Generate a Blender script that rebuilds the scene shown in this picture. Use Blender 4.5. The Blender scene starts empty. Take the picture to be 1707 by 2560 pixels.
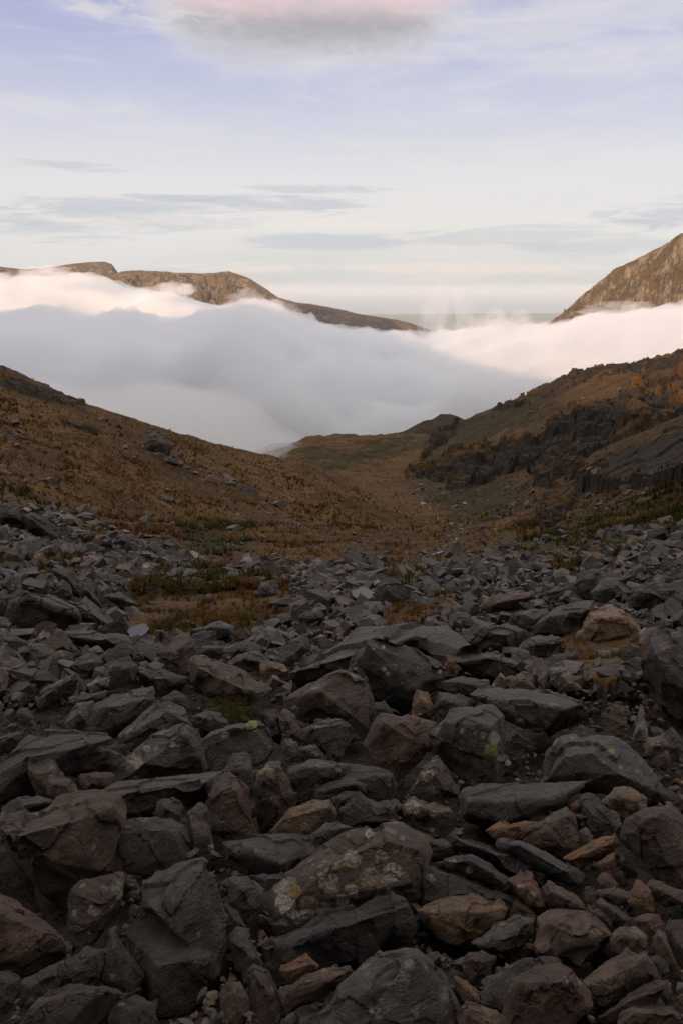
import bpy, bmesh, math, random
import numpy as np
from mathutils import Vector, Matrix

# ------------------------------------------------------------------ camera, sky, sun, exposure
scene = bpy.context.scene
COL = scene.collection
FPX, W0, H0 = 1991.0, 1707.0, 2560.0          # focal length and frame in photograph pixels
PITCH = math.radians(15.65)

cam_data = bpy.data.cameras.new('camera')
cam_data.sensor_fit = 'VERTICAL'
cam_data.sensor_height = 36.0
cam_data.lens = 36.0 * FPX / H0
cam_data.clip_start = 0.1
cam_data.clip_end = 200000.0
cam = bpy.data.objects.new('camera', cam_data)
COL.objects.link(cam)
cam.rotation_euler = (math.pi / 2 - PITCH, 0, 0)
scene.camera = cam

SUN_EL = math.radians(6.2)
SUN_AZ = math.radians(25.0)                   # light travels along +Y turned this much to the right

scene.view_settings.view_transform = 'Standard'
scene.view_settings.look = 'None'
scene.view_settings.exposure = 0.12
scene.view_settings.gamma = 1.0

sun_data = bpy.data.lights.new('sun', 'SUN')
sun_data.energy = 5.0
sun_data.angle = math.radians(0.6)
sun_data.color = (1.0, 0.66, 0.45)
sun = bpy.data.objects.new('sun', sun_data)
COL.objects.link(sun)
sun_dir = Vector((math.sin(SUN_AZ) * math.cos(SUN_EL), math.cos(SUN_AZ) * math.cos(SUN_EL), -math.sin(SUN_EL)))
sun.rotation_euler = sun_dir.to_track_quat('-Z', 'Y').to_euler()

world = bpy.data.worlds.new('World')
scene.world = world
world.use_nodes = True


class Nodes:
    """tiny helper to write node trees"""
    def __init__(self, tree):
        self.t = tree
        tree.nodes.clear()

    def __call__(self, kind, ins=None, **props):
        n = self.t.nodes.new(kind)
        for k, v in props.items():
            setattr(n, k, v)
        for k, v in (ins or {}).items():
            self.put(n.inputs[k], v)
        return n

    def put(self, sock, v):
        if isinstance(v, bpy.types.NodeSocket):
            self.t.links.new(v, sock)
        elif isinstance(v, bpy.types.Node):
            self.t.links.new(v.outputs[0], sock)
        else:
            if isinstance(v, tuple) and len(v) == 3 and len(sock.default_value) == 4:
                v = v + (1.0,)
            sock.default_value = v

    def math(self, op, a, b=0.0, c=0.0, clamp=False):
        n = self('ShaderNodeMath', {0: a, 1: b, 2: c}, operation=op)
        n.use_clamp = clamp
        return n.outputs[0]

    def mix(self, f, a, b, mode='MIX'):
        n = self.t.nodes.new('ShaderNodeMix')
        n.data_type = 'RGBA'
        n.blend_type = mode
        self.put(n.inputs[0], f)
        self.put(n.inputs[6], a)
        self.put(n.inputs[7], b)
        return n.outputs[2]

    def ramp(self, f, lo, hi, a=0.0, b=1.0, smooth=True):
        n = self.t.nodes.new('ShaderNodeMapRange')
        n.interpolation_type = 'SMOOTHSTEP' if smooth else 'LINEAR'
        self.put(n.inputs[0], f)
        for i, v in ((1, lo), (2, hi), (3, a), (4, b)):
            self.put(n.inputs[i], v)
        return n.outputs[0]

    def noise(self, vec, scale, detail=4.0, rough=0.55, dist=0.0):
        return self('ShaderNodeTexNoise', {'Vector': vec, 'Scale': scale, 'Detail': detail, 'Roughness': rough, 'Distortion': dist})

    def scaled(self, vec, s, r=(0, 0, 0), loc=(0, 0, 0)):
        return self('ShaderNodeMapping', {'Vector': vec, 'Scale': s, 'Rotation': r, 'Location': loc}).outputs[0]


def build_world():
    N = Nodes(world.node_tree)
    tc = N('ShaderNodeTexCoord').outputs['Generated']
    sky = N('ShaderNodeTexSky', sky_type='NISHITA')
    sky.sun_disc = False
    sky.sun_elevation = SUN_EL
    sky.sun_rotation = math.pi + SUN_AZ      # the sun stands behind the camera
    sky.altitude = 600
    sky.air_density = 1.0
    sky.dust_density = 1.6
    sky.ozone_density = 2.0
    sep = N('ShaderNodeSeparateXYZ', {0: tc})
    x, y, z = sep.outputs
    # azimuth and elevation in degrees (0 = straight ahead)
    az = N.math('MULTIPLY', N.math('ARCTAN2', x, y), 57.2958)
    el = N.math('MULTIPLY', N.math('ARCSINE', z), 57.2958)
    base = N('ShaderNodeVectorMath', {0: sky.outputs[0], 3: 0.12}, operation='SCALE').outputs[0]
    # the sky in the photograph: lavender blue above, milky high cloud towards the horizon
    veil_n = N.noise(N.scaled(tc, (1.0, 1.0, 5.0), (0, 0.25, 0)), 2.6, 7, 0.62, 0.4).outputs[0]
    veil_f = N.noise(N.scaled(tc, (2.2, 2.2, 13.0), (0, 0.16, 0.3)), 3.0, 8, 0.66, 0.8).outputs[0]
    milky = N.ramp(N.math('ADD', el, N.math('MULTIPLY', N.math('SUBTRACT', veil_n, 0.5), 22.0)), 2.0, 19.0, 0.86, 0.40)
    thin = N.ramp(veil_f, 0.46, 0.72, 0.0, 0.38)
    # measured by eye: horizon haze, cream belt, pale blue, lavender
    ramp = N('ShaderNodeValToRGB', {0: N.math('DIVIDE', N.math('ADD', N.math('ADD', el, 2.0), N.math('MULTIPLY', N.math('SUBTRACT', veil_n, 0.5), 5.0)), 22.0)})
    stops = [(0.0, (0.52, 0.57, 0.60)), (0.10, (0.60, 0.62, 0.635)), (0.17, (0.70, 0.69, 0.69)), (0.27, (0.80, 0.765, 0.745)), (0.42, (0.76, 0.735, 0.75)), (0.58, (0.60, 0.61, 0.73)), (0.76, (0.45, 0.47, 0.68)), (0.95, (0.365, 0.375, 0.595))]
    cr = ramp.color_ramp
    while len(cr.elements) < len(stops): cr.elements.new(0.5)
    for e_, (p_, c_) in zip(cr.elements, stops):
        e_.position = p_
    for e_, (p_, c_) in zip(cr.elements, stops):
        e_.color = (*c_, 1)
    c = N.mix(0.90, base, ramp.outputs[0])
    c = N.mix(N.math('MULTIPLY', N.ramp(veil_n, 0.44, 0.68), N.ramp(el, 2.0, 9.0, 0.30, 0.62)), c, (0.72, 0.705, 0.725))
    c = N.mix(thin, c, (0.76, 0.73, 0.73))
    # unseen sky overhead brightened so the rock tops catch more light
    c = N.mix(N.ramp(el, 20.0, 45.0, 0.0, 0.92), c, (1.45, 1.38, 1.34))
    # unseen sky behind the viewer darkened to dim the rock faces turned this way
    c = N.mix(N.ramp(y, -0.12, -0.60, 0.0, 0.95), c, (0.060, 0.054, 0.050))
    c = N.mix(N.math('MULTIPLY', N.ramp(y, 0.45, 0.0), N.ramp(el, 40.0, 18.0)), c, (0.13, 0.12, 0.115))  # low sky out of view at the sides dimmed for the same contrast
    # low grey-mauve streaks of cloud, left of centre and a few on the right
    def band(a0, e0, wa, we, tilt=0.0, thr=0.42, k=1.0, seed=0.0):
        da = N.math('DIVIDE', N.math('SUBTRACT', az, a0), wa)
        de = N.math('DIVIDE', N.math('SUBTRACT', N.math('SUBTRACT', el, e0), N.math('MULTIPLY', N.math('SUBTRACT', az, a0), tilt)), we)
        d = N.math('ADD', N.math('MULTIPLY', da, da), N.math('MULTIPLY', de, de))
        v = N('ShaderNodeCombineXYZ', {0: N.math('MULTIPLY', az, 0.10), 1: N.math('MULTIPLY', el, 0.85), 2: seed})
        n = N.noise(v, 1.3, 9, 0.70, 1.0).outputs[0]
        f = N.math('SUBTRACT', N.math('ADD', N.math('MULTIPLY', N.math('SUBTRACT', n, 0.5), 1.5), 0.75), N.math('MULTIPLY', d, 0.30))
        return N.math('MULTIPLY', N.ramp(f, thr, thr + 0.30), k)
    grey = (0.50, 0.535, 0.58)
    for a in ((-16, 5.1, 10, .9, 0.02, .47, .8, 1.0), (-6, 5.4, 9, 0.7, -0.02, .47, .75, 3.0), (-20, 3.7, 9, 1.0, 0.0, .48, .7, 4.0), (0, 3.1, 8, .6, 0.0, .47, .7, 4.6), (-11, 4.3, 9, .6, .02, .47, .7, 21.0),
              (-19, 7.4, 6, .35, 0.0, .47, .7, 5.0), (22, 4.6, 6, 1.0, 0.0, .46, .8, 6.0), (-1, 6.4, 6, .4, 0.0, .46, .6, 7.5), (12, 3.4, 10, .9, 0, .50, .5, 9.0), (18, 2.6, 8, .6, 0, .48, .5, 25.0)):
        c = N.mix(band(*a), c, grey)
    c = N.mix(band(6, 1.4, 24, 0.45, 0.0, .44, .7, 11.0), c, (0.80, 0.72, 0.66))
    c = N.mix(band(-8, 4.4, 16, 0.5, 0.0, .46, .5, 15.0), c, (0.80, 0.74, 0.71))
    # the big soft cloud at the top, grey beneath and rosy above, with a ragged white fringe
    wv = N.noise(N('ShaderNodeCombineXYZ', {0: N.math('MULTIPLY', az, 0.16), 1: N.math('MULTIPLY', el, 0.34)}), 1.0, 6, 0.6).outputs[0]
    wob = N.math('SUBTRACT', wv, 0.5)
    da = N.math('DIVIDE', N.math('SUBTRACT', az, -1.9), 9.6)
    de = N.math('DIVIDE', N.math('SUBTRACT', el, 18.6), 4.3)
    d = N.math('ADD', N.math('ADD', N.math('POWER', N.math('ABSOLUTE', da), 4.0), N.math('MULTIPLY', de, de)), N.math('MULTIPLY', wob, 0.9))
    wf = N.math('SUBTRACT', N.noise(N('ShaderNodeCombineXYZ', {0: N.math('MULTIPLY', az, 0.5), 1: N.math('MULTIPLY', el, 1.3), 2: 4.0}), 1.0, 6, 0.65, 0.5).outputs[0], 0.5)
    d = N.math('ADD', d, N.math('MULTIPLY', wf, 1.0))
    c = N.mix(N.ramp(d, 2.3, 0.6, 0, 0.75), c, (0.66, 0.645, 0.68))
    body = N.mix(N.ramp(N.math('ADD', el, N.math('ADD', N.math('MULTIPLY', wob, 1.6), N.math('MULTIPLY', wf, 1.2))), 15.4, 17.4), (0.37, 0.365, 0.385), (0.72, 0.56, 0.575))
    c = N.mix(N.ramp(d, 1.5, 0.25, 0, 0.90), c, body)
    da2 = N.math('DIVIDE', N.math('SUBTRACT', az, -14), 7.0)
    de2 = N.math('DIVIDE', N.math('SUBTRACT', N.math('ADD', el, N.math('MULTIPLY', az, .12)), 15.0), 1.9)
    puff = N.noise(N('ShaderNodeCombineXYZ', {0: N.math('MULTIPLY', az, 0.45), 1: N.math('MULTIPLY', el, 1.1)}), 1.0, 7, 0.62, 0.8).outputs[0]
    d2 = N.math('SUBTRACT', puff, N.math('MULTIPLY', N.math('ADD', N.math('MULTIPLY', da2, da2), N.math('MULTIPLY', de2, de2)), 0.16))
    c = N.mix(N.ramp(d2, 0.42, 0.62, 0, 0.65), c, (0.68, 0.655, 0.68))
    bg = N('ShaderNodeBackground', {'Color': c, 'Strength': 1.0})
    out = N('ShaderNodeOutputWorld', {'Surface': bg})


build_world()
scene.cycles.volume_bounces = 12
scene.cycles.max_bounces = 14
scene.cycles.diffuse_bounces = 3
scene.cycles.glossy_bounces = 2
scene.cycles.volume_step_rate = 2.0
scene.cycles.use_denoising = True

# ------------------------------------------------------------------ numeric helpers
SP, CP = math.sin(PITCH), math.cos(PITCH)


def ray(px, py):
    """world direction through a photograph pixel (numpy friendly)"""
    u = (np.asarray(px, float) - W0 / 2) / FPX
    v = (H0 / 2 - np.asarray(py, float)) / FPX
    d = np.stack([u, CP + v * SP, -SP + v * CP], -1)
    return d / np.linalg.norm(d, axis=-1, keepdims=True)


def project(P):
    P = np.asarray(P, float)
    depth = P[..., 1] * CP - P[..., 2] * SP
    up = P[..., 1] * SP + P[..., 2] * CP
    depth = np.where(depth > 0.05, depth, 0.05)
    return W0 / 2 + FPX * P[..., 0] / depth, H0 / 2 - FPX * up / depth


def _hash(ix, iy, iz, seed):
    h = (ix.astype(np.int64) * 374761393 + iy.astype(np.int64) * 668265263 + iz.astype(np.int64) * 2147483647 + seed * 1274126177) & 0xFFFFFFFF
    h = ((h ^ (h >> 13)) * 1274126177) & 0xFFFFFFFF
    h = (h ^ (h >> 16)) & 0xFFFFFFFF
    h = (h * 2246822519) & 0xFFFFFFFF
    return ((h ^ (h >> 15)) & 0xFFFFFF) / float(0xFFFFFF)


def vnoise(P, seed=0):
    """value noise in -1..1 at points P (n,3)"""
    F = np.floor(P)
    f = P - F
    f = f * f * f * (f * (f * 6 - 15) + 10)
    ix, iy, iz = F[:, 0], F[:, 1], F[:, 2]
    r = 0
    for a in (0, 1):
        for b in (0, 1):
            for c in (0, 1):
                w = (f[:, 0] if a else 1 - f[:, 0]) * (f[:, 1] if b else 1 - f[:, 1]) * (f[:, 2] if c else 1 - f[:, 2])
                r = r + w * _hash(ix + a, iy + b, iz + c, seed)
    return r * 2 - 1


def fbm(P, octaves=4, seed=0, gain=0.5, lac=2.03, ridge=False):
    r, a, s = 0, 1.0, 0
    for o in range(octaves):
        n = vnoise(P, seed + o * 17)
        if ridge:
            n = 1 - 2 * np.abs(n)
        r = r + a * n
        s += a
        a *= gain
        P = P * lac + 13.7
    return r / s


def p2(x, y, s, z=0.0):
    return np.stack([x * s, y * s, np.full_like(x, z)], -1)


def tag(o, label=None, cat=None, group=None, kind=None):
    if label: o['label'] = label
    if cat: o['category'] = cat
    if group: o['group'] = group
    if kind: o['kind'] = kind
    return o


def link_mesh(name, V, F, mat, smooth=True, parent=None, attrs=None):
    """V (n,3) array, F (m,3) or (m,4) int array -> one mesh object"""
    me = bpy.data.meshes.new(name)
    V = np.asarray(V, np.float32)
    F = np.asarray(F, np.int32)
    k = F.shape[1]
    me.vertices.add(len(V)); me.vertices.foreach_set('co', V.ravel())
    me.loops.add(F.size); me.loops.foreach_set('vertex_index', F.ravel())
    me.polygons.add(len(F))
    me.polygons.foreach_set('loop_start', np.arange(0, F.size, k, dtype=np.int32))
    if smooth is not None:
        me.polygons.foreach_set('use_smooth', np.full(len(F), bool(smooth)))
    for an, av in (attrs or {}).items():
        av = np.asarray(av, np.float32)
        if av.ndim == 1:
            a = me.attributes.new(an, 'FLOAT', 'POINT'); a.data.foreach_set('value', av)
        else:
            a = me.attributes.new(an, 'FLOAT_COLOR', 'POINT')
            a.data.foreach_set('color', np.concatenate([av, np.ones((len(av), 1), np.float32)], 1).astype(np.float32).ravel())
    me.update(calc_edges=True)
    if mat: me.materials.append(mat)
    o = bpy.data.objects.new(name, me)
    COL.objects.link(o)
    if parent: o.parent = parent
    return o


def grid_faces(nu, nv):
    i = np.arange(nu - 1)[:, None] * nv + np.arange(nv - 1)[None, :]
    i = i.ravel()
    return np.stack([i, i + nv, i + nv + 1, i + 1], -1)


def new_mat(name):
    m = bpy.data.materials.new(name)
    m.use_nodes = True
    return m, Nodes(m.node_tree)


def finish(N, color, rough=0.85, bump=None, spec=0.3, **kw):
    b = N('ShaderNodeBsdfPrincipled', {'Base Color': color, 'Roughness': rough, 'Specular IOR Level': spec})
    if bump is not None: N.put(b.inputs['Normal'], bump)
    for k, v in kw.items(): N.put(b.inputs[k], v)
    N('ShaderNodeOutputMaterial', {'Surface': b})
    return b


def inside(poly, x, y):
    """even-odd test of many points against one polygon"""
    poly = np.asarray(poly, float)
    r = np.zeros(x.shape, bool)
    n = len(poly)
    for i in range(n):
        x1, y1 = poly[i]; x2, y2 = poly[(i + 1) % n]
        c = ((y1 > y) != (y2 > y)) & (x < (x2 - x1) * (y - y1) / (y2 - y1 + 1e-9) + x1)
        r ^= c
    return r


# ------------------------------------------------------------------ terrain: slant distance read off the valley's shape
BOTTOM = ((3200, 3.4), (2800, 4.1), (2560, 4.7), (2300, 5.5), (2000, 7.2), (1800, 9.5))
TABLE = {
    -800: BOTTOM + ((1600, 12), (1400, 19), (1300, 27), (1200, 38), (1080, 60), (980, 90), (930, 120), (960, 180), (1100, 330)),
    -300: BOTTOM + ((1600, 13.5), (1500, 18), (1400, 24), (1300, 33), (1200, 45), (1100, 60), (1000, 80), (920, 105), (880, 125), (930, 180), (1080, 330)),
    0: BOTTOM + ((1600, 14), (1500, 19), (1400, 27), (1350, 33), (1300, 38), (1250, 45), (1200, 52), (1150, 59), (1100, 67), (1050, 76), (1000, 88), (950, 102), (925, 112), (970, 160), (1110, 300)),
    200: BOTTOM + ((1600, 14.5), (1500, 20), (1400, 30), (1350, 38), (1300, 46), (1250, 52), (1200, 59), (1150, 66), (1100, 75), (1050, 90), (1015, 108), (1050, 160), (1150, 300)),
    400: BOTTOM + ((1600, 14.7), (1500, 21), (1400, 32), (1350, 44), (1300, 56), (1250, 65), (1200, 72), (1150, 80), (1100, 92), (1074, 108), (1110, 160), (1170, 300)),
    600: BOTTOM + ((1600, 14.7), (1500, 21), (1400, 34), (1350, 50), (1300, 65), (1250, 76), (1200, 86), (1150, 98), (1121, 110), (1160, 160), (1180, 300)),
    800: BOTTOM + ((1600, 14.7), (1500, 21), (1400, 35), (1350, 52), (1300, 75), (1250, 90), (1200, 102), (1168, 115), (1190, 150), (1184, 200), (1150, 280), (1112, 370), (1094, 420), (1150, 560)),
    1000: BOTTOM + ((1600, 14.7), (1500, 21), (1400, 35), (1350, 52), (1300, 85), (1270, 115), (1240, 140), (1215, 170), (1180, 220), (1150, 270), (1110, 340), (1084, 420), (1140, 560)),
    1200: BOTTOM + ((1600, 14.5), (1500, 20.5), (1400, 33), (1350, 48), (1300, 75), (1270, 110), (1230, 135), (1180, 160), (1150, 180), (1100, 230), (1060, 280), (1040, 310), (1100, 400)),
    1450: BOTTOM + ((1600, 14), (1500, 19), (1400, 29), (1350, 38), (1300, 50), (1250, 70), (1200, 85), (1150, 105), (1100, 125), (1050, 145), (1000, 185), (950, 230), (928, 260), (1000, 330)),
    1707: BOTTOM + ((1600, 13), (1500, 17), (1400, 23), (1350, 29), (1300, 36), (1250, 43), (1200, 52), (1100, 75), (1050, 100), (950, 150), (885, 200), (960, 270)),
    2000: BOTTOM + ((1600, 12), (1500, 14), (1400, 18), (1300, 25), (1200, 35), (1100, 52), (1000, 80), (930, 120), (880, 160), (850, 200), (1000, 280)),
    2600: BOTTOM + ((1500, 12), (1300, 20), (1150, 36), (1050, 60), (960, 95), (900, 150), (890, 190), (1000, 260)),
}


def _samples():
    az, lr, h = [], [], []
    def add(P):
        r = math.hypot(P[0], P[1])
        az.append(math.atan2(P[0], P[1])); lr.append(math.log(r)); h.append(P[2] / r)
    for cx, pts in TABLE.items():
        for y, s in pts:
            add(ray(cx, y) * s)
    for a in range(-75, 80, 15):
        A = math.radians(a)
        for r, z in ((1.0, -2.5), (2.0, -2.52), (600, -150), (900, -230)):
            add((math.sin(A) * r, math.cos(A) * r, z))
        if abs(a) >= 60:
            for r, z in ((6, -2.6), (14, -4.0), (30, -5), (70, -10 if a > 0 else -4), (140, -22 if a > 0 else 0), (300, -60)):
                add((math.sin(A) * r, math.cos(A) * r, z))
    return np.array(az), np.array(lr), np.array(h)


_A, _L, _H = _samples()
_AS = 3.2                                            # azimuth weight against log distance


def _solve():
    n = len(_A)
    X = np.stack([_A * _AS, _L], -1)
    d2 = ((X[:, None] - X[None]) ** 2).sum(-1)
    K = np.where(d2 > 0, 0.5 * d2 * np.log(d2 + 1e-12), 0)
    K[np.arange(n), np.arange(n)] += 2e-4
    Pm = np.concatenate([np.ones((n, 1)), X], 1)
    M = np.block([[K, Pm], [Pm.T, np.zeros((3, 3))]])
    return X, np.linalg.solve(M, np.concatenate([_H, np.zeros(3)]))


_X, _C = _solve()


def base_height(x, y):
    r = np.hypot(x, y)
    q = np.stack([np.arctan2(x, y) * _AS, np.log(np.maximum(r, 0.5))], -1)
    out = np.empty(len(q))
    for i in range(0, len(q), 20000):
        s = q[i:i + 20000]
        d2 = ((s[:, None] - _X[None]) ** 2).sum(-1)
        out[i:i + 20000] = (0.5 * d2 * np.log(d2 + 1e-12)) @ _C[:-3] + _C[-3] + s @ _C[-2:]
    return out * r


def smooth01(v, a, b):
    t = np.clip((v - a) / (b - a), 0, 1)
    return t * t * (3 - 2 * t)


# coarse lattice of the smooth height, then bilinear look-ups
GA = np.radians(np.concatenate([np.linspace(-76, -29, 60)[:-1], np.linspace(-29, 29, 521), np.linspace(29, 76, 60)[1:]]))
GL = np.linspace(math.log(1.0), math.log(950.0), 560)
_ga, _gl = np.meshgrid(GA, GL, indexing='ij')
_gr = np.exp(_gl)
GZ = (base_height((np.sin(_ga) * _gr).ravel(), (np.cos(_ga) * _gr).ravel()) / _gr.ravel()).reshape(_ga.shape)


def smooth_height(x, y):
    r = np.hypot(x, y)
    a = np.clip(np.arctan2(x, y), GA[0], GA[-1])
    l = np.clip(np.log(np.maximum(r, 1.0)), GL[0], GL[-1])
    i = np.clip(np.searchsorted(GA, a) - 1, 0, len(GA) - 2)
    fa = (a - GA[i]) / (GA[i + 1] - GA[i])
    fl = (l - GL[0]) / (GL[1] - GL[0])
    j = np.clip(fl.astype(int), 0, len(GL) - 2)
    fl = fl - j
    z = GZ[i, j] * (1 - fa) * (1 - fl) + GZ[i + 1, j] * fa * (1 - fl) + GZ[i, j + 1] * (1 - fa) * fl + GZ[i + 1, j + 1] * fa * fl
    return z * r


CRAGS = [[(1331, 1112), (1396, 1041), (1495, 1008), (1577, 973), (1707, 932), (1800, 915), (1800, 1010), (1707, 1040), (1642, 1068), (1560, 1096), (1478, 1134), (1429, 1205), (1342, 1222), (1314, 1156)],
         [(1014, 1200), (1068, 1156), (1156, 1134), (1265, 1107), (1331, 1101), (1325, 1161), (1287, 1178), (1200, 1211), (1134, 1227), (1079, 1200)],
         [(1317, 992), (1342, 957), (1375, 935), (1413, 922), (1462, 920), (1533, 905), (1615, 896), (1670, 894), (1707, 870), (1800, 850), (1800, 905), (1670, 920), (1626, 928), (1560, 935), (1506, 942), (1451, 962), (1375, 995)],
         [(1082, 1090), (1107, 1055), (1145, 1047), (1140, 1085), (1101, 1112), (1060, 1150), (1045, 1150)],
         [(1232, 1026), (1243, 1012), (1270, 1005), (1318, 996), (1318, 1010), (1280, 1020)],
         [(1342, 1310), (1364, 1255), (1396, 1228), (1430, 1228), (1451, 1255), (1396, 1305), (1364, 1325)],
         [(1385, 1222), (1410, 1200), (1500, 1180), (1530, 1200), (1480, 1230), (1430, 1243)],
         [(-60, 905), (0, 915), (40, 948), (100, 966), (172, 990), (205, 1012), (165, 1016), (88, 992), (0, 960), (-60, 955)],
         [(148, 1053), (181, 1042), (230, 1058), (263, 1086), (241, 1091), (165, 1064)]]
SLABS = [[(1440, 1200), (1506, 1156), (1560, 1123), (1642, 1096), (1707, 1068), (1800, 1050), (1800, 1200), (1707, 1205), (1615, 1227), (1506, 1232), (1460, 1227)]]


CRAG_AMP = [1.0, 0.9, 0.42, 0.7, 0.5, 0.9, 0.6, 0.34, 0.6]


def crag_mask(x, y, z, polys, amp=None):
    px, py = project(np.stack([x, y, z], -1))
    px = px + 16 * fbm(p2(x, y, 0.22), 3, 91); py = py + 8 * fbm(p2(x, y, 0.22), 3, 92)
    m = np.zeros(len(px))
    for i, p in enumerate(polys): m[inside(p, px, py)] = amp[i] if amp else 1
    return m


def joints(x, y, cell, seed):
    """random height for each jointed column of rock (jittered cells)"""
    wx = x + 0.5 * cell * vnoise(p2(x, y, 0.35 / cell), seed) ; wy = y + 0.5 * cell * vnoise(p2(x, y, 0.35 / cell), seed + 1)
    gx = np.floor(wx / cell); gy = np.floor(wy / (cell * 1.25))
    best = np.full(len(x), 1e9); val = np.zeros(len(x))
    for i in (-1, 0, 1):
        for j in (-1, 0, 1):
            cx = gx + i; cy = gy + j
            jx = _hash(cx, cy, cx * 0, seed + 5); jy = _hash(cx, cy, cx * 0, seed + 6)
            d = ((cx + jx) * cell - wx) ** 2 + ((cy + jy) * cell * 1.25 - wy) ** 2
            v = _hash(cx, cy, cx * 0, seed + 7)
            k = d < best
            best = np.where(k, d, best); val = np.where(k, v, val)
    return val


def height(x, y):
    """the ground with its relief"""
    x = np.asarray(x, float); y = np.asarray(y, float)
    r = np.hypot(x, y)
    z = smooth_height(x, y)
    far = smooth01(r, 18, 60)
    z = z + far * (0.010 * r * fbm(p2(x, y, 0.055), 4, 3) + 0.55 * fbm(p2(x, y, 0.28), 4, 9))
    z = z + (1 - far) * 0.22 * fbm(p2(x, y, 0.7), 3, 5)
    z = z + far * 0.16 * fbm(p2(x, y, 1.3), 2, 21)
    k = np.nonzero(r > 40)[0]
    if len(k):
        xs, ys, zs = x[k], y[k], z[k]
        m = crag_mask(xs, ys, zs, CRAGS, CRAG_AMP)
        q = np.nonzero(m > 0)[0]
        if len(q):
            xq, yq = xs[q], ys[q]; zq_ = zs[q]
            sc = np.clip(r[k][q] / 120, 0.6, 1.8)
            lv = zq_ / 3.6 + 0.5 * fbm(p2(xq, yq, 0.08), 2, 62)
            st = (np.floor(lv) + smooth01(lv - np.floor(lv), 0.55, 0.95) - lv) * 3.6
            d = 2.3 * joints(xq, yq, 2.0, 11) + 1.0 * joints(xq, yq, 0.9, 31) - 0.7 + 1.3 * fbm(p2(xq, yq, 0.12), 3, 61) + 0.85 * st
            zs[q] += d * sc * 0.95 * m[q]
        m = crag_mask(xs, ys, zs, SLABS)
        q = np.nonzero(m > 0)[0]
        if len(q):
            zs[q] += 0.8 + 0.55 * joints(xs[q], ys[q], 4.2, 51) + 0.22 * joints(xs[q], ys[q], 1.5, 71) + 0.6 * fbm(p2(xs[q], ys[q], 0.15), 3, 63)
        z[k] = zs
    return z


def at(px, py, lift=0.0):
    """first point of the ground met by the ray through a photograph pixel"""
    d = ray(px, py)
    t = np.exp(np.linspace(math.log(2.0), math.log(900), 900))
    P = d[None] * t[:, None]
    g = P[:, 2] - height(P[:, 0], P[:, 1])
    k = np.argmax(g < 0)
    if g[k] >= 0: k = len(t) - 1
    k = max(k, 1)
    f = g[k - 1] / (g[k - 1] - g[k] + 1e-9)
    s = t[k - 1] + (t[k] - t[k - 1]) * f
    return Vector(d * s) + Vector((0, 0, lift)), s

# ------------------------------------------------------------------ materials of the land
def ground_material():
    m, N = new_mat('moorland')
    geo = N('ShaderNodeNewGeometry')
    pos = geo.outputs['Position']
    at_ = N('ShaderNodeAttribute', attribute_name='cover')       # r grass, g heather and moss, b bare rock
    s = N('ShaderNodeSeparateColor', {0: at_.outputs['Color']})
    n1 = N.noise(pos, 0.35, 6, 0.65).outputs[0]
    n2 = N.noise(pos, 2.2, 6, 0.7).outputs[0]
    n3 = N.noise(N.scaled(pos, (1, 1, 0.35)), 5.0, 6, 0.72).outputs[0]
    n0 = N.noise(pos, 0.07, 4, 0.6).outputs[0]
    straw = N.mix(N.ramp(n2, 0.33, 0.62), (0.044, 0.025, 0.010), (0.165, 0.097, 0.040))
    straw = N.mix(N.ramp(n1, 0.42, 0.66, 0, 0.55), straw, (0.085, 0.040, 0.016))
    straw = N.mix(N.ramp(n0, 0.45, 0.62, 0.0, 0.6), straw, (0.048, 0.026, 0.012))
    green = N.mix(N.ramp(n3, 0.35, 0.7), (0.016, 0.018, 0.006), (0.052, 0.050, 0.014))
    heath = N.mix(N.ramp(n3, 0.4, 0.7), (0.012, 0.009, 0.006), (0.05, 0.028, 0.012))
    rock = N.mix(N.ramp(n3, 0.3, 0.72), (0.016, 0.013, 0.010), (0.070, 0.056, 0.044))
    c = N.mix(N.ramp(N.math('ADD', s.outputs[1], N.math('MULTIPLY', N.math('SUBTRACT', n2, 0.5), 1.1)), 0.42, 0.62), straw, green)
    c = N.mix(N.ramp(N.math('ADD', n2, N.math('MULTIPLY', n1, 0.55)), 0.86, 0.98, 0, 0.85), c, heath)
    c = N.mix(N.ramp(N.math('ADD', s.outputs[2], N.math('MULTIPLY', N.math('SUBTRACT', n2, 0.5), 0.9)), 0.42, 0.58), c, rock)
    h = N.math('ADD', N.math('MULTIPLY', n2, 0.35), N.math('MULTIPLY', n3, 0.12))
    b = N('ShaderNodeBump', {'Strength': 1.0, 'Distance': 0.9, 'Height': h})
    finish(N, c, 0.95, b.outputs[0], 0.1)
    return m


def far_rock_material(name, scale, grassy=(0.19, 0.125, 0.055), stone=(0.24, 0.18, 0.13), dark=(0.07, 0.055, 0.045), amount=0.5):
    m, N = new_mat(name)
    pos = N('ShaderNodeNewGeometry').outputs['Position']
    nz = N('ShaderNodeSeparateXYZ', {0: N('ShaderNodeNewGeometry').outputs['Normal']}).outputs[2]
    n1 = N.noise(pos, scale, 8, 0.72).outputs[0]
    n2 = N.noise(N.scaled(pos, (1, 1, 0.4)), scale * 5, 6, 0.75).outputs[0]
    f = N.ramp(N.math('ADD', n1, N.math('MULTIPLY', n2, 0.6)), 0.80 - amount * 0.3 + 0.08, 0.98 - amount * 0.3 + 0.08)
    c = N.mix(f, grassy, stone)
    c = N.mix(N.ramp(n2, 0.50, 0.36, 0, 0.75), c, dark)
    b = N('ShaderNodeBump', {'Strength': 1.0, 'Distance': 0.6 / scale * 0.35, 'Height': N.math('ADD', n1, N.math('MULTIPLY', n2, 0.4))})
    finish(N, c, 0.95, b.outputs[0], 0.1)
    return m


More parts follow.
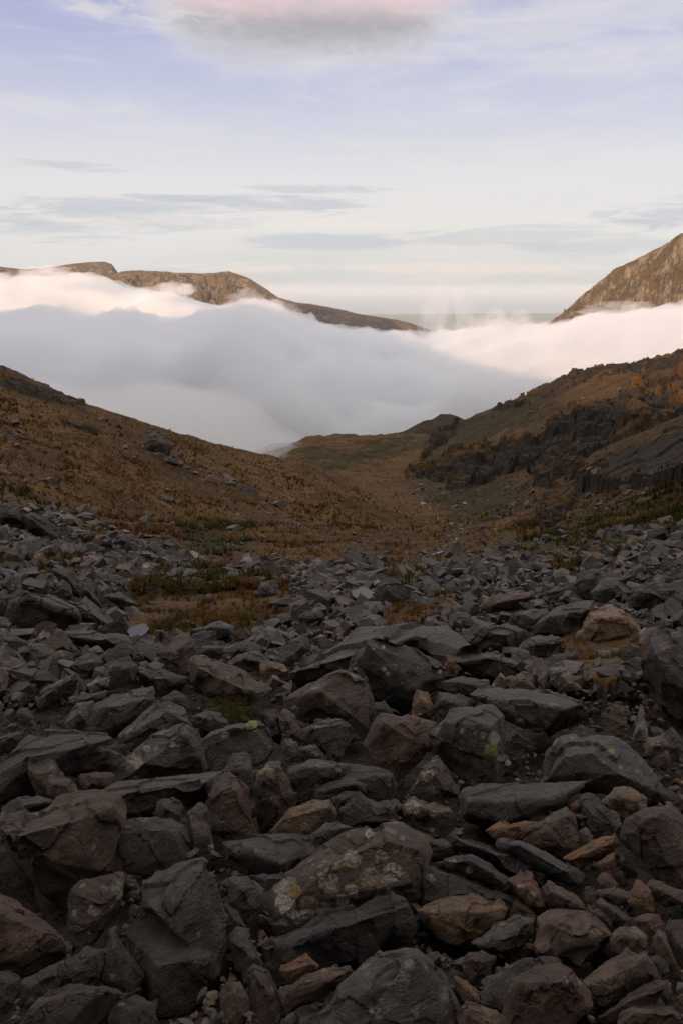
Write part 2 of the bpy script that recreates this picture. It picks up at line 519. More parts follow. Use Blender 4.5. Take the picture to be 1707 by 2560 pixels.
# ------------------------------------------------------------------ ground
SCREE = [((0, 1262), (120, 1290), (250, 1330), (360, 1345), (470, 1392), (700, 1428), (840, 1430), (1000, 1425), (1150, 1410), (1290, 1420), (1400, 1425), (1560, 1380), (1707, 1330), (2300, 1250), (2300, 3300), (-700, 3300), (-700, 1250))]
GRASS_POCKETS = [((290, 1540), (440, 1420), (560, 1400), (700, 1440), (740, 1510), (600, 1570), (360, 1575)), ((930, 1440), (1060, 1400), (1130, 1430), (1010, 1470)),
                 ((0, 1390), (60, 1370), (230, 1400), (250, 1440), (60, 1420), (0, 1430)), ((960, 1560), (1110, 1530), (1100, 1500), (960, 1520)), ((1370, 1600), (1560, 1560), (1620, 1640), (1480, 1720), (1400, 1680)),
                 ((500, 1760), (620, 1750), (660, 1790), (560, 1820)), ((1290, 1400), (1500, 1300), (1707, 1240), (1707, 1330), (1560, 1380), (1400, 1425))]
ROCKY = [((830, 1340), (1010, 1330), (1200, 1300), (1290, 1330), (1290, 1430), (830, 1400)),
         ((1000, 1190), (1180, 1150), (1300, 1080), (1450, 1010), (1620, 930), (1720, 860), (1720, 1210), (1560, 1250), (1400, 1300), (1250, 1290), (1040, 1260)),
         ((0, 900), (210, 1000), (200, 1040), (0, 990)), ((0, 1060), (120, 1120), (130, 1200), (60, 1190), (0, 1130)),
         ((340, 1105), (620, 1230), (780, 1330), (760, 1345), (560, 1260), (330, 1140)), ((130, 1260), (350, 1330), (470, 1380), (300, 1370), (120, 1310)),
         ((1010, 1080), (1330, 955), (1500, 960), (1330, 1040), (1060, 1130))]
GREEN = [((700, 1110), (880, 1120), (1010, 1080), (1060, 1100), (960, 1160), (780, 1170)), ((1290, 1330), (1500, 1260), (1707, 1230), (1707, 1330), (1500, 1370), (1330, 1400)),
         ((1060, 1240), (1300, 1190), (1290, 1290), (1150, 1310)), ((430, 1270), (640, 1300), (600, 1380), (450, 1370)), ((0, 1380), (200, 1400), (210, 1430), (0, 1430)),
         ((1080, 1040), (1330, 1000), (1400, 1030), (1100, 1140))]


def cover_of(P):
    """what grows or lies at ground points: grass, green, rock (0..1 each)"""
    px, py = project(P)
    j1 = fbm(p2(P[:, 0], P[:, 1], 0.25), 3, 77)
    j2 = fbm(p2(P[:, 0], P[:, 1], 0.25), 3, 78)
    px = px + j1 * 70; py = py + j2 * 40 + 12 * fbm(p2(P[:, 0], P[:, 1], 1.1), 2, 79)
    rock = np.zeros(len(P)); green = np.zeros(len(P)) + 0.12
    for p in SCREE: rock[inside(p, px, py)] = 1
    for p in SCREE:
        rock[inside(p, px, py + 38)] = np.maximum(rock[inside(p, px, py + 38)], 0.44)
        rock[inside(p, px, py + 85)] = np.maximum(rock[inside(p, px, py + 85)], 0.34)
    for p in ROCKY: rock[inside(p, px, py)] = np.maximum(rock[inside(p, px, py)], 0.47)
    for p in GREEN: green[inside(p, px, py)] = 0.55
    for p in GRASS_POCKETS:
        k = inside(p, px, py); rock[k] = np.minimum(rock[k], 0.43); green[k] = np.maximum(green[k], 0.9 if min(q[1] for q in p) > 1600 else 0.33)
    m = crag_mask(P[:, 0], P[:, 1], P[:, 2], CRAGS)
    moss = smooth01(fbm(p2(P[:, 0], P[:, 1], 0.22), 4, 93), 0.12, 0.30)
    rock = np.where(m > 0, np.maximum(rock, 1.0 - 0.62 * moss), rock)
    rock = np.where(crag_mask(P[:, 0], P[:, 1], P[:, 2], SLABS) > 0, 1.0, rock)
    return 1 - rock, green, rock


MAT_GROUND = ground_material()


def rubble_depth(rk, x, y):
    return smooth01(rk, 0.36, 0.75) * np.interp(np.hypot(x, y), [0, 3, 5, 10, 14, 30, 60, 90], [0, .3, .5, .5, .24, .16, .08, 0])


def build_ground():
    ga = np.radians(np.concatenate([np.linspace(-76, -27, 70)[:-1], np.linspace(-27, 27, 1300), np.linspace(27, 76, 70)[1:]]))
    gl = np.concatenate([np.linspace(math.log(1.0), math.log(40), 330)[:-1], np.linspace(math.log(40), math.log(430), 900)[:-1], np.linspace(math.log(430), math.log(940.0), 60)])
    A, L = np.meshgrid(ga, gl, indexing='ij')
    r = np.exp(L)
    x = (np.sin(A) * r).ravel(); y = (np.cos(A) * r).ravel()
    z = height(x, y)
    P = np.stack([x, y, z], -1)
    g, gr, rk = cover_of(P)
    # the rubble is deep: its floor lies below the tops of the stones
    P[:, 2] -= rubble_depth(rk, x, y)
    F = grid_faces(len(ga), len(gl))
    o = link_mesh('ground', P, F[:, ::-1], MAT_GROUND, True, attrs={'cover': np.stack([g, gr, rk], -1)})
    tag(o, kind='structure')
    return o


GROUND = build_ground()


def build_back():
    """the land behind the camera: its crest keeps the sun off the gully"""
    us = np.array([-6000, -1365, -554, -420, -307, -231, -190, -102, -60, -33, -9, 30, 200, 6000.])
    hs = np.array([95, 90, 68, 66, 38, 22, 12, -3, -8, -8, -3, 2, 3, 3.])
    S0 = 260.0
    u = np.concatenate([np.linspace(-6000, -700, 60)[:-1], np.linspace(-700, 700, 500), np.linspace(700, 6000, 60)[1:]])
    s = np.array([-900, -700, -500, -400, -330, -290, -275, -260, -245, -225, -190, -150, -110, -75, -45, -20, 0.0])
    U, S = np.meshgrid(u, s, indexing='ij')
    crest = np.interp(U, us, hs) + S0 * math.tan(SUN_EL) + 1.6 * fbm(p2(U.ravel(), U.ravel() * 0, 0.03), 4, 40).reshape(U.shape)
    near = np.clip((S + S0) / S0, 0, 1)
    far = np.clip((-S0 - S) / 640, 0, 1)
    foot = -3.3 - 0.02 * np.abs(U)
    z = np.where(S > -S0, crest * (1 - near ** 0.8) + foot * near ** 0.8, crest - far ** 1.2 * 130)
    # sink in front of the camera's own patch of ground
    ca, sa = math.cos(SUN_AZ), math.sin(SUN_AZ)
    x = U * ca + S * sa; y = -U * sa + S * ca
    z = z + 2.0 * fbm(p2(x.ravel(), y.ravel(), 0.05), 4, 41).reshape(z.shape) * np.clip(np.abs(S + S0) / 60, 0, 1) * np.clip(-S / 60, 0, 1)
    P = np.stack([x.ravel(), y.ravel(), z.ravel()], -1)
    F = grid_faces(len(u), len(s))
    o = link_mesh('mountainside', P, F[:, ::-1], MAT_GROUND, True, attrs={'cover': np.full((len(P), 3), 0.5)})
    tag(o, kind='structure')


build_back()


# ------------------------------------------------------------------ far land
def plain():
    m, N = new_mat('coastal_plain')
    pos = N('ShaderNodeNewGeometry').outputs['Position']
    v = N('ShaderNodeTexVoronoi', {'Vector': pos, 'Scale': 0.0022}); v.feature = 'F1'
    fields = N.mix(v.outputs['Color'], (0.16, 0.19, 0.13), (0.36, 0.36, 0.27))
    n = N.noise(pos, 0.0006, 5, 0.6).outputs[0]
    c = N.mix(N.ramp(n, 0.45, 0.6), fields, (0.22, 0.24, 0.23))
    town = N('ShaderNodeTexVoronoi', {'Vector': pos, 'Scale': 0.012})
    near_town = N.ramp(N.noise(pos, 0.00035, 3, 0.5).outputs[0], 0.50, 0.60)
    c = N.mix(N.math('MULTIPLY', N.ramp(town.outputs['Distance'], 0.30, 0.16), near_town), c, (0.55, 0.5, 0.45))
    finish(N, c, 0.9)
    P = np.array([(-60000, 1500, -600), (60000, 1500, -600), (60000, 19000, -600), (-60000, 19000, -600)], float)
    # ragged coast
    n = 200
    xs = np.linspace(-60000, 60000, n)
    yc = 21000 + 2600 * fbm(p2(xs, xs * 0, 0.00012), 4, 3)
    V = np.concatenate([np.stack([xs, np.full(n, 1200.0), np.full(n, -600.0)], -1), np.stack([xs, yc, np.full(n, -600.0)], -1)])
    F = np.stack([np.arange(n - 1), np.arange(1, n), np.arange(1, n) + n, np.arange(n - 1) + n], -1)
    tag(link_mesh('plain', V, F, m, False), kind='structure')
    ms, N = new_mat('sea_water')
    pos = N('ShaderNodeNewGeometry').outputs['Position']
    bp = N('ShaderNodeBump', {'Strength': 0.4, 'Distance': 1.0, 'Height': N.noise(pos, 0.02, 4).outputs[0]})
    finish(N, (0.34, 0.40, 0.44), 0.45, bp.outputs[0], 0.5)  # pale base colour stands in for haze over the water
    V = np.array([(-150000, 1200, -604), (150000, 1200, -604), (150000, 120000, -604), (-150000, 120000, -604)], float)
    tag(link_mesh('sea', V, np.array([[0, 1, 2, 3]]), ms, False), kind='structure')


plain()


def mountain(name, ridge, dist, depth, mat, base=-500, seed=0, rough=0.05, nu=420, nv=200, foot_shift=0.0, gully=1.0):
    """a mountain whose crest runs through the given photograph pixels at the given distances;
    its near flank falls towards the viewer over `depth` metres and its far flank away"""
    rx = np.array([p[0] for p in ridge], float); ry = np.array([p[1] for p in ridge], float)
    rd = np.interp(rx, [d[0] for d in dist], [d[1] for d in dist])
    cx = np.linspace(rx[0], rx[-1], nu)
    cy = np.interp(cx, rx, ry); cd = np.interp(cx, rx, rd)
    C = ray(cx, cy) * cd[:, None]
    t = np.concatenate([np.linspace(-0.5, 0, nv // 4)[:-1], np.linspace(0, 1, nv - nv // 4) ** 1.15])
    out = np.zeros((nu, len(t), 3))
    hd = C[:, :2] / np.linalg.norm(C[:, :2], axis=1, keepdims=True)
    side = np.stack([-hd[:, 1], hd[:, 0]], -1)
    for j, tt in enumerate(t):
        run = -tt * depth
        XY = C[:, :2] + hd * run + side * (-1) * foot_shift * tt
        drop = (C[:, 2] - base) * (abs(tt) ** 1.05 if tt >= 0 else abs(tt) * 1.6)
        Z = C[:, 2] - drop
        out[:, j, 0] = XY[:, 0]; out[:, j, 1] = XY[:, 1]; out[:, j, 2] = Z
    P = out.reshape(-1, 3)
    tt = np.tile(t, nu)
    size = depth * rough
    w = smooth01(np.abs(tt), 0.0, 0.10)
    # gullies and ribs run down the slope
    Q = np.stack([np.repeat(np.arange(nu) / nu, len(t)) * 14 + seed, tt * 2.2, P[:, 2] * 0.0], -1)
    g = fbm(Q, 6, seed, 0.62, ridge=True) * gully
    g2 = fbm(p2(P[:, 0], P[:, 1], 12 / depth) + P[:, 2:3] * 6 / depth, 6, seed + 5, 0.6)
    P[:, 2] += size * (g * w * 0.8 + g2 * (0.15 + w))
    F = grid_faces(nu, len(t))
    o = link_mesh(name, P, F, mat, True)
    tag(o, kind='structure')
    return o


MAT_FAR = far_rock_material('far_moor', 0.016, (0.150, 0.105, 0.055), (0.32, 0.23, 0.17), (0.055, 0.042, 0.034), 0.33)
MAT_FAR2 = far_rock_material('far_slope', 0.014, (0.15, 0.09, 0.058), (0.28, 0.20, 0.15), (0.06, 0.044, 0.038), 0.25)
MAT_PEAK = far_rock_material('peak_rock', 0.035, (0.135, 0.100, 0.052), (0.29, 0.235, 0.175), (0.070, 0.055, 0.045), 0.40)
mountain('far_hill', [(-500, 730), (-200, 655), (-60, 655), (10, 668), (60, 673), (130, 668), (180, 660), (225, 655), (262, 654), (280, 660), (296, 682), (330, 700)], [(-500, 4600), (340, 4300)], 900, MAT_FAR, -420, 3, 0.02)
mountain('far_hill', [(270, 690), (305, 680), (350, 676), (430, 681), (510, 684), (570, 679), (600, 686), (650, 712), (690, 740), (740, 775), (800, 805), (850, 850), (900, 920)],
         [(270, 3900), (570, 3600), (900, 3200)], 850, MAT_FAR, -520, 11, 0.06, foot_shift=-250)
mountain('far_hill', [(690, 742), (740, 755), (800, 764), (860, 776), (890, 783), (925, 789), (960, 794), (1010, 804), (1060, 820), (1110, 838), (1200, 880), (1400, 960)],
         [(690, 5200), (960, 4700), (1400, 4300)], 900, MAT_FAR2, -560, 23, 0.045, foot_shift=-350)
mountain('peak', [(1290, 872), (1340, 838), (1385, 799), (1410, 778), (1440, 753), (1475, 720), (1500, 700), (1530, 676), (1570, 655), (1610, 637), (1640, 622), (1665, 604), (1690, 590), (1720, 577), (1800, 540), (1900, 545), (2100, 640), (2400, 800)],
         [(1290, 1750), (1720, 1500), (2400, 1500)], 420, MAT_PEAK, -330, 31, 0.10, nu=620, nv=330, foot_shift=60)


# ------------------------------------------------------------------ cloud sea in the valley
def cloud_material(name, density, scale=0.006, col=(1, 1, 1), aniso=0.2):
    m, N = new_mat(name)
    pos = N('ShaderNodeNewGeometry').outputs['Position']
    n = N.noise(N.scaled(pos, (1, 1, 0.8 if scale > 0.02 else 1.5)), scale, 4, 0.65).outputs[0]
    d = N.ramp(n, 0.36, 0.66, density * 0.05, density, False)
    v = N('ShaderNodeVolumePrincipled', {'Color': col, 'Density': d, 'Anisotropy': aniso})
    N('ShaderNodeOutputMaterial', {'Volume': v})
    return m


def cloud_mass(top, depth_near, depth_far, mat, seed, bottom=-420, billow=16.0, lump=0.010, nu=300, nv=120, front=0.35, push=30.0):
    """a bank of cloud: closed mesh, its top rising to the given profile [(px, py)], lumpy"""
    tx = np.array([p[0] for p in top], float); ty = np.array([p[1] for p in top], float)
    cx = np.linspace(tx[0], tx[-1], nu)
    cy = np.interp(cx, tx, ty)
    dirs = ray(cx, cy)
    hd = dirs[:, :2] / np.linalg.norm(dirs[:, :2], axis=1, keepdims=True)
    el = dirs[:, 2] / np.linalg.norm(dirs[:, :2], axis=1)
    t = np.linspace(0, 1, nv)
    D = depth_near + (depth_far - depth_near) * t
    crest = front
    Dc = depth_near + (depth_far - depth_near) * crest
    P = np.zeros((nu, nv, 3))
    for j in range(nv):
        P[:, j, :2] = hd * D[j]
        z0 = el * Dc
        if t[j] < crest:
            k = (1 - t[j] / crest)
            P[:, j, 2] = z0 - (z0 - bottom) * k ** 2.2
        else:
            k = (t[j] - crest) / (1 - crest)
            P[:, j, 2] = z0 - (z0 - bottom) * k ** 3.5
    e = np.minimum(np.arange(nu), np.arange(nu)[::-1]) / (nu * 0.12)
    Q = P.reshape(-1, 3)
    n = fbm(Q * lump, 5, seed, 0.55, ridge=False) + 0.55 * (1 - 2 * np.abs(fbm(Q * lump * 1.7 + 5, 3, seed + 3)))
    n2 = fbm(Q * lump * 5, 3, seed + 9)
    Q[:, 2] += billow * (n - n.mean() - 0.35 + n2 * 0.28)
    pf = fbm(Q * lump * 0.7 + 40, 3, seed + 4, 0.5)
    wf = np.tile(np.clip((1 - t / front) * 2.5, 0, 1), nu)
    Q[:, 1] -= push * wf * (pf + 0.5 * (1 - 2 * np.abs(fbm(Q * lump * 0.9 + 7, 2, seed + 6))))
    B = Q.copy(); B[:, 2] = bottom - 60
    F = grid_faces(nu, nv)
    nQ = len(Q)
    idx = np.arange(nQ).reshape(nu, nv)
    loop = np.concatenate([idx[:, 0], idx[-1, 1:], idx[-2::-1, -1], idx[0, -2:0:-1]])
    nxt = np.roll(loop, -1)
    side = np.stack([loop, nxt, nxt + nQ, loop + nQ], -1)
    V = np.concatenate([Q, B]); FF = np.concatenate([F, (F + nQ)[:, ::-1], side[:, ::-1]])
    return link_mesh('cloud_bank', V, FF, mat, True)


MAT_RIDGE = far_rock_material('ridge_rock', 0.09, (0.075, 0.050, 0.026), (0.075, 0.068, 0.060), (0.03, 0.026, 0.022), 0.5)
mountain('ridge', [(600, 1140), (650, 1122), (680, 1110), (720, 1106), (760, 1102), (775, 1108), (800, 1120), (860, 1140)], [(600, 470), (860, 470)], 150, MAT_RIDGE, -150, 43, 0.02, nu=200, nv=90)
mountain('ridge', [(860, 1110), (905, 1086), (930, 1080), (955, 1087), (1000, 1100)], [(860, 640), (1000, 640)], 150, MAT_RIDGE, -200, 47, 0.02, nu=160, nv=80)
mountain('ridge', [(960, 1110), (1010, 1078), (1040, 1062), (1058, 1052), (1080, 1048), (1100, 1036), (1125, 1036), (1150, 1045), (1190, 1060), (1260, 1090)], [(960, 430), (1260, 400)], 150, MAT_RIDGE, -160, 49, 0.03, nu=260, nv=100)


MAT_FOG = cloud_material('cloud', 0.075, 0.019, (0.940, 0.948, 0.962), 0.0)
MAT_FOG_FAR = cloud_material('cloud', 0.035, 0.0045, (0.997, 0.992, 0.99), 0.0)
c1 = cloud_mass([(-700, 800), (-200, 790), (0, 806), (90, 780), (150, 786), (210, 808), (290, 782), (350, 790), (410, 826), (440, 822), (500, 785), (590, 752), (640, 738), (690, 765), (770, 808), (850, 840), (960, 862), (1060, 870), (1150, 850), (1280, 832), (1400, 822), (1500, 796), (1600, 772), (1707, 755), (2000, 720), (2500, 700)],
                420, 1950, MAT_FOG, 5, -330, 22, 0.010, nu=460, nv=260, push=58, front=0.2)
tag(c1, 'grey shaded cloud bank filling the valley beyond the left slope', 'cloud', kind='stuff')
c2 = cloud_mass([(-900, 640), (-300, 690), (0, 680), (180, 668), (260, 682), (330, 710), (430, 730), (520, 756), (590, 788), (660, 825), (760, 880), (900, 960)],
                1500, 3300, MAT_FOG_FAR, 8, -400, 26, 0.0045, push=60)
tag(c2, 'pink sunlit cloud bank lapping against the far left mountain', 'cloud', kind='stuff')


def haze():
    m, N = new_mat('haze')
    v = N('ShaderNodeVolumePrincipled', {'Color': (0.90, 0.96, 1.0), 'Density': 2.6e-5, 'Anisotropy': 0.0})
    N('ShaderNodeOutputMaterial', {'Volume': v})
    bm = bmesh.new()
    bmesh.ops.create_cube(bm, size=1.0)
    me = bpy.data.meshes.new('haze')
    for v_ in bm.verts:
        v_.co = Vector((v_.co.x * 310000, 45000 + v_.co.y * 170000, -210 + v_.co.z * 800))
    bm.to_mesh(me); bm.free()
    me.materials.append(m)
    o = bpy.data.objects.new('haze', me); COL.objects.link(o)
    tag(o, kind='stuff')


haze()


def wisp(px, py, D, rx, rz, seed, density, lean=0.0):
    """a torn plume of thin cloud"""
    m = cloud_material('wisp', density, 0.03, (0.997, 0.992, 0.99), 0.0)
    bm = bmesh.new()
    bmesh.ops.create_icosphere(bm, subdivisions=5, radius=1.0)
    V = np.array([v.co[:] for v in bm.verts]); F = np.array([[v.index for v in f.verts] for f in bm.faces]); bm.free()
    r = 0.9 + 0.75 * fbm(V * 1.7 + seed, 5, seed, 0.65)
    V = V * r[:, None] * np.array([rx, rx * 1.2, rz])
    V[:, 0] += lean * V[:, 2] + rx * 0.15 * fbm(V / rz * 1.5 + seed, 3, seed + 1)
    o = link_mesh('cloud_wisp', V, F, m, True)
    o.location = ray(px, py) * D
    tag(o, kind='stuff', cat='cloud', label='thin torn plume rising from the sunlit cloud before the plain')


wisp(1080, 805, 1150, 20, 60, 3, 0.016, 0.10)
wisp(1110, 800, 1120, 12, 40, 31, 0.014, 0.3)
wisp(1165, 810, 1180, 16, 50, 8, 0.020, -0.15)
wisp(1140, 845, 1100, 34, 24, 35, 0.02, 0)
wisp(1215, 835, 1150, 30, 36, 12, 0.026, 0.2)
wisp(1290, 832, 1200, 40, 26, 17, 0.028, 0.2)
wisp(612, 742, 730, 16, 9, 51, 0.03, 0.5)
wisp(705, 778, 720, 20, 10, 53, 0.03, -0.6)
wisp(1540, 778, 760, 30, 9, 55, 0.03, 0.6)
wisp(120, 690, 1900, 60, 26, 57, 0.02, 0.6)
wisp(420, 728, 1900, 60, 22, 58, 0.02, 0.6)
MAT_MIST = cloud_material('mist', 0.030, 0.012, (0.995, 0.995, 0.995), 0.0)
c3 = cloud_mass([(60, 1010), (200, 985), (330, 965), (450, 985), (560, 1010), (640, 1040), (700, 1100), (760, 1150)],
                215, 560, MAT_MIST, 15, -160, 10, 0.015, push=20)
tag(c3, 'thin grey mist veiling the ridges at the lower edge of the cloud', 'mist', kind='stuff')

# ------------------------------------------------------------------ rock material: tint from the object's colour, lichen from a property
def rock_material():
    m, N = new_mat('schist')
    tc = N('ShaderNodeTexCoord').outputs['Object']
    info = N('ShaderNodeObjectInfo')
    rnd = info.outputs['Random']
    tint = info.outputs['Color']
    off = N('ShaderNodeCombineXYZ', {0: N.math('MULTIPLY', rnd, 37.0), 1: N.math('MULTIPLY', rnd, 91.0), 2: N.math('MULTIPLY', rnd, 53.0)}).outputs[0]
    lich = N('ShaderNodeAttribute', attribute_name='lichen', attribute_type='OBJECT').outputs['Fac']
    sc = N('ShaderNodeAttribute', attribute_name='grain', attribute_type='OBJECT').outputs['Fac']   # texture size against the rock
    v = N('ShaderNodeVectorMath', {0: N('ShaderNodeVectorMath', {0: tc, 3: sc}, operation='SCALE').outputs[0], 1: off}, operation='ADD').outputs[0]
    rot = N('ShaderNodeCombineXYZ', {0: N.math('MULTIPLY', rnd, 5.0), 1: N.math('SUBTRACT', 0.8, N.math('MULTIPLY', rnd, 1.6)), 2: N.math('MULTIPLY', rnd, 9.0)}).outputs[0]
    vr = N('ShaderNodeVectorRotate', {'Vector': v, 'Rotation': rot}, rotation_type='EULER_XYZ').outputs[0]
    strat_v = N.scaled(vr, (1.0, 1.3, 9.0))
    big = N.noise(v, 1.6, 5, 0.6, 0.3).outputs[0]
    mid = N.noise(v, 6.0, 9, 0.74).outputs[0]
    fine = N.noise(v, 42.0, 4, 0.7).outputs[0]
    strat = N.noise(strat_v, 2.2, 9, 0.74, 0.15).outputs[0]
    strat2 = N.noise(strat_v, 9.0, 6, 0.75, 0.1).outputs[0]
    crk = N('ShaderNodeTexVoronoi', {'Vector': N.scaled(N('ShaderNodeVectorMath', {0: vr, 1: N('ShaderNodeVectorMath', {0: N.noise(v, 3.0, 4).outputs['Color'], 3: 0.45}, operation='SCALE').outputs[0]}, operation='ADD').outputs[0], (1.0, 1.0, 2.6)), 'Scale': 1.5}, feature='DISTANCE_TO_EDGE').outputs[0]
    crack = N.math('MULTIPLY', N.ramp(crk, 0.0, 0.022, 1.0, 0.0), N.ramp(mid, 0.42, 0.58))
    c = N.mix(N.ramp(mid, 0.30, 0.72), N.mix(0.70, tint, (0.0, 0.0, 0.0)), N.mix(1.0, tint, (2.05, 2.0, 1.95), 'MULTIPLY'))
    c = N.mix(N.ramp(strat, 0.36, 0.68, 0.0, 0.55), c, N.mix(1.0, tint, (0.55, 0.50, 0.48), 'MULTIPLY'))
    c = N.mix(N.ramp(big, 0.48, 0.68, 0.0, 0.50), c, (0.092, 0.052, 0.030))            # iron staining
    c = N.mix(N.ramp(fine, 0.58, 0.76, 0.0, 0.45), c, (0.20, 0.165, 0.135))             # mineral grains
    c = N.mix(N.ramp(fine, 0.40, 0.25, 0.0, 0.50), c, (0.012, 0.010, 0.009))
    # crustose lichen: roundish pale patches with ragged rims and a speckled thallus
    def patches(scale, cut, seed):
        wv = N('ShaderNodeVectorMath', {0: v, 1: (seed, seed, 0)}, operation='ADD').outputs[0]
        wv = N('ShaderNodeVectorMath', {0: wv, 1: N('ShaderNodeVectorMath', {0: N.noise(v, 14.0, 4, 0.7).outputs['Color'], 3: 0.10}, operation='SCALE').outputs[0]}, operation='ADD').outputs[0]
        vo = N('ShaderNodeTexVoronoi', {'Vector': wv, 'Scale': scale, 'Randomness': 1.0})
        keep = N('ShaderNodeSeparateColor', {0: vo.outputs['Color']})
        gate = N.math('LESS_THAN', keep.outputs[0], N.math('MULTIPLY', lich, cut))
        rad = N.math('ADD', N.math('MULTIPLY', keep.outputs[1], 0.20), 0.16)
        f = N.ramp(N.math('SUBTRACT', vo.outputs['Distance'], rad), 0.03, -0.02)
        f = N.math('MULTIPLY', f, N.ramp(N.math('ADD', mid, N.math('MULTIPLY', fine, 0.6)), 0.62, 0.92, 0.0, 1.0))
        return N.math('MULTIPLY', f, gate), keep
    f1, k1 = patches(4.2, 0.80, 3.1)
    f2, k2 = patches(13.0, 0.50, 7.7)
    lc = N.mix(k1.outputs[2], (0.22, 0.20, 0.165), (0.32, 0.28, 0.21))
    lc = N.mix(N.math('GREATER_THAN', k1.outputs[1], 0.72), lc, (0.24, 0.14, 0.04))
    c = N.mix(N.math('MULTIPLY', f1, 0.85), c, lc)
    c = N.mix(N.math('MULTIPLY', f2, 0.8), c, (0.30, 0.28, 0.24))
    cf = N('ShaderNodeAttribute', attribute_name='crustf').outputs['Fac']
    cc = N('ShaderNodeAttribute', attribute_name='crust').outputs['Color']
    cm = N.ramp(N.math('ADD', cf, N.math('MULTIPLY', N.math('SUBTRACT', mid, 0.5), 1.3)), 0.34, 0.44)
    cm = N.math('MULTIPLY', cm, N.math('MULTIPLY', N.ramp(fine, 0.34, 0.60, 0.15, 1.0), N.ramp(cf, 0.0, 0.05)))
    c = N.mix(cm, c, cc)
    c = N.mix(N.math('MULTIPLY', crack, 0.85), c, (0.006, 0.005, 0.004))
    h = N.math('ADD', N.math('MULTIPLY', mid, 0.11), N.math('MULTIPLY', strat, 0.10))
    h = N.math('ADD', h, N.math('MULTIPLY', strat2, 0.045))
    h = N.math('ADD', h, N.math('MULTIPLY', fine, 0.020))
    h = N.math('SUBTRACT', h, N.math('MULTIPLY', crack, 0.03))
    h = N.math('ADD', h, N.math('MULTIPLY', f1, 0.006))
    h = N.math('DIVIDE', h, N.math('MAXIMUM', sc, 0.05))
    b = N('ShaderNodeBump', {'Strength': 1.0, 'Distance': 1.25, 'Height': h})
    rough = N.ramp(mid, 0.3, 0.7, 0.46, 0.70)
    finish(N, c, rough, b.outputs[0], 0.55)
    return m


MAT_ROCK = rock_material()
TINT = {
    'g': (0.072, 0.056, 0.043), 's': (0.068, 0.058, 0.049), 'd': (0.042, 0.031, 0.023), 'b': (0.088, 0.052, 0.029),
    't': (0.190, 0.112, 0.054), 'o': (0.240, 0.112, 0.033), 'r': (0.140, 0.056, 0.026), 'm': (0.060, 0.031, 0.021),
    'p': (0.200, 0.168, 0.135), 'k': (0.135, 0.082, 0.052), 'q': (0.098, 0.048, 0.027),
}


def remeshed(name, hulls, voxel, cuts=0, rng=None):
    """union of convex hulls, remeshed to even quads; returns vertices, normals, faces"""
    bm = bmesh.new()
    for pts in hulls:
        vs = [bm.verts.new(p) for p in pts]
        r = bmesh.ops.convex_hull(bm, input=vs)
        junk = [e for e in r['geom_interior'] if isinstance(e, bmesh.types.BMVert)] + [e for e in r['geom_unused'] if isinstance(e, bmesh.types.BMVert)]
        junk = [v for v in set(junk) if v.is_valid and not v.link_faces]
        bmesh.ops.delete(bm, geom=junk, context='VERTS')
    if cuts and rng is not None and len(hulls) == 1:
        P = np.array([v.co[:] for v in bm.verts]); c = P.mean(0); size = np.linalg.norm(P.max(0) - P.min(0))
        for _ in range(cuts):
            if not bm.verts: break
            co = np.array([v.co[:] for v in bm.verts])
            p = co[rng.integers(len(co))]
            n = (p - c) / (np.linalg.norm(p - c) + 1e-9) + rng.normal(0, 0.35, 3)
            n /= np.linalg.norm(n)
            o = p - n * size * rng.uniform(0.010, 0.030)
            g = bmesh.ops.bisect_plane(bm, geom=bm.verts[:] + bm.edges[:] + bm.faces[:], plane_co=Vector(o), plane_no=Vector(n), clear_outer=True)
            ed = [e for e in g['geom_cut'] if isinstance(e, bmesh.types.BMEdge)]
            if ed: bmesh.ops.contextual_create(bm, geom=ed)
    me = bpy.data.meshes.new(name + '_tmp')
    bm.to_mesh(me); bm.free()
    ob = bpy.data.objects.new(name + '_tmp', me)
    COL.objects.link(ob)
    md = ob.modifiers.new('r', 'REMESH'); md.mode = 'VOXEL'; md.voxel_size = voxel; md.use_smooth_shade = True
    dg = bpy.context.evaluated_depsgraph_get()
    ev = ob.evaluated_get(dg)
    m2 = ev.to_mesh()
    V = np.empty(len(m2.vertices) * 3); m2.vertices.foreach_get('co', V); V = V.reshape(-1, 3)
    Nn = np.empty(len(V) * 3); m2.vertices.foreach_get('normal', Nn); Nn = Nn.reshape(-1, 3)
    F = np.empty(len(m2.loops), np.int32); m2.loops.foreach_get('vertex_index', F); F = F.reshape(-1, 4)
    ev.to_mesh_clear()
    bpy.data.objects.remove(ob); bpy.data.meshes.remove(me)
    return V, Nn, F


def weather(V, Nn, size, seed, amount=1.0):
    """broken, bedded surface: low lumps, bedding ledges, chipped edges"""
    rng = np.random.default_rng(seed)
    q = V / size
    ax = rng.normal(0, 1, 3) * np.array([0.5, 0.5, 1.0]) + np.array([0, 0, 0.6]); ax /= np.linalg.norm(ax)
    s = q @ ax
    low = fbm(q * 2.3 + seed, 3, seed)
    mid = fbm(q * 7 + seed, 4, seed + 1, 0.6)
    tt = (s + 0.05 * fbm(q * 3.0, 3, seed + 2)) * rng.uniform(9, 15)
    ledge = vnoise(np.stack([tt, low * 1.2, mid * 0.3], -1), seed + 3)
    ledge = np.sign(ledge) * np.abs(ledge) ** 0.6
    fac = fbm(q * 4.5 + 9, 2, seed + 5)
    chip = -np.clip(fac - 0.18, 0, 1) * 0.10
    fc = np.floor((q + 0.10 * np.stack([low, mid, low], -1)) @ np.linalg.qr(rng.normal(0, 1, (3, 3)))[0] * 5.0)
    facet = _hash(fc[:, 0], fc[:, 1], fc[:, 2], seed) - 0.5
    d = (low * 0.007 + mid * 0.017 + ledge * 0.010 + facet * 0.030 + chip) * size * amount
    V += Nn * d[:, None]
    return V


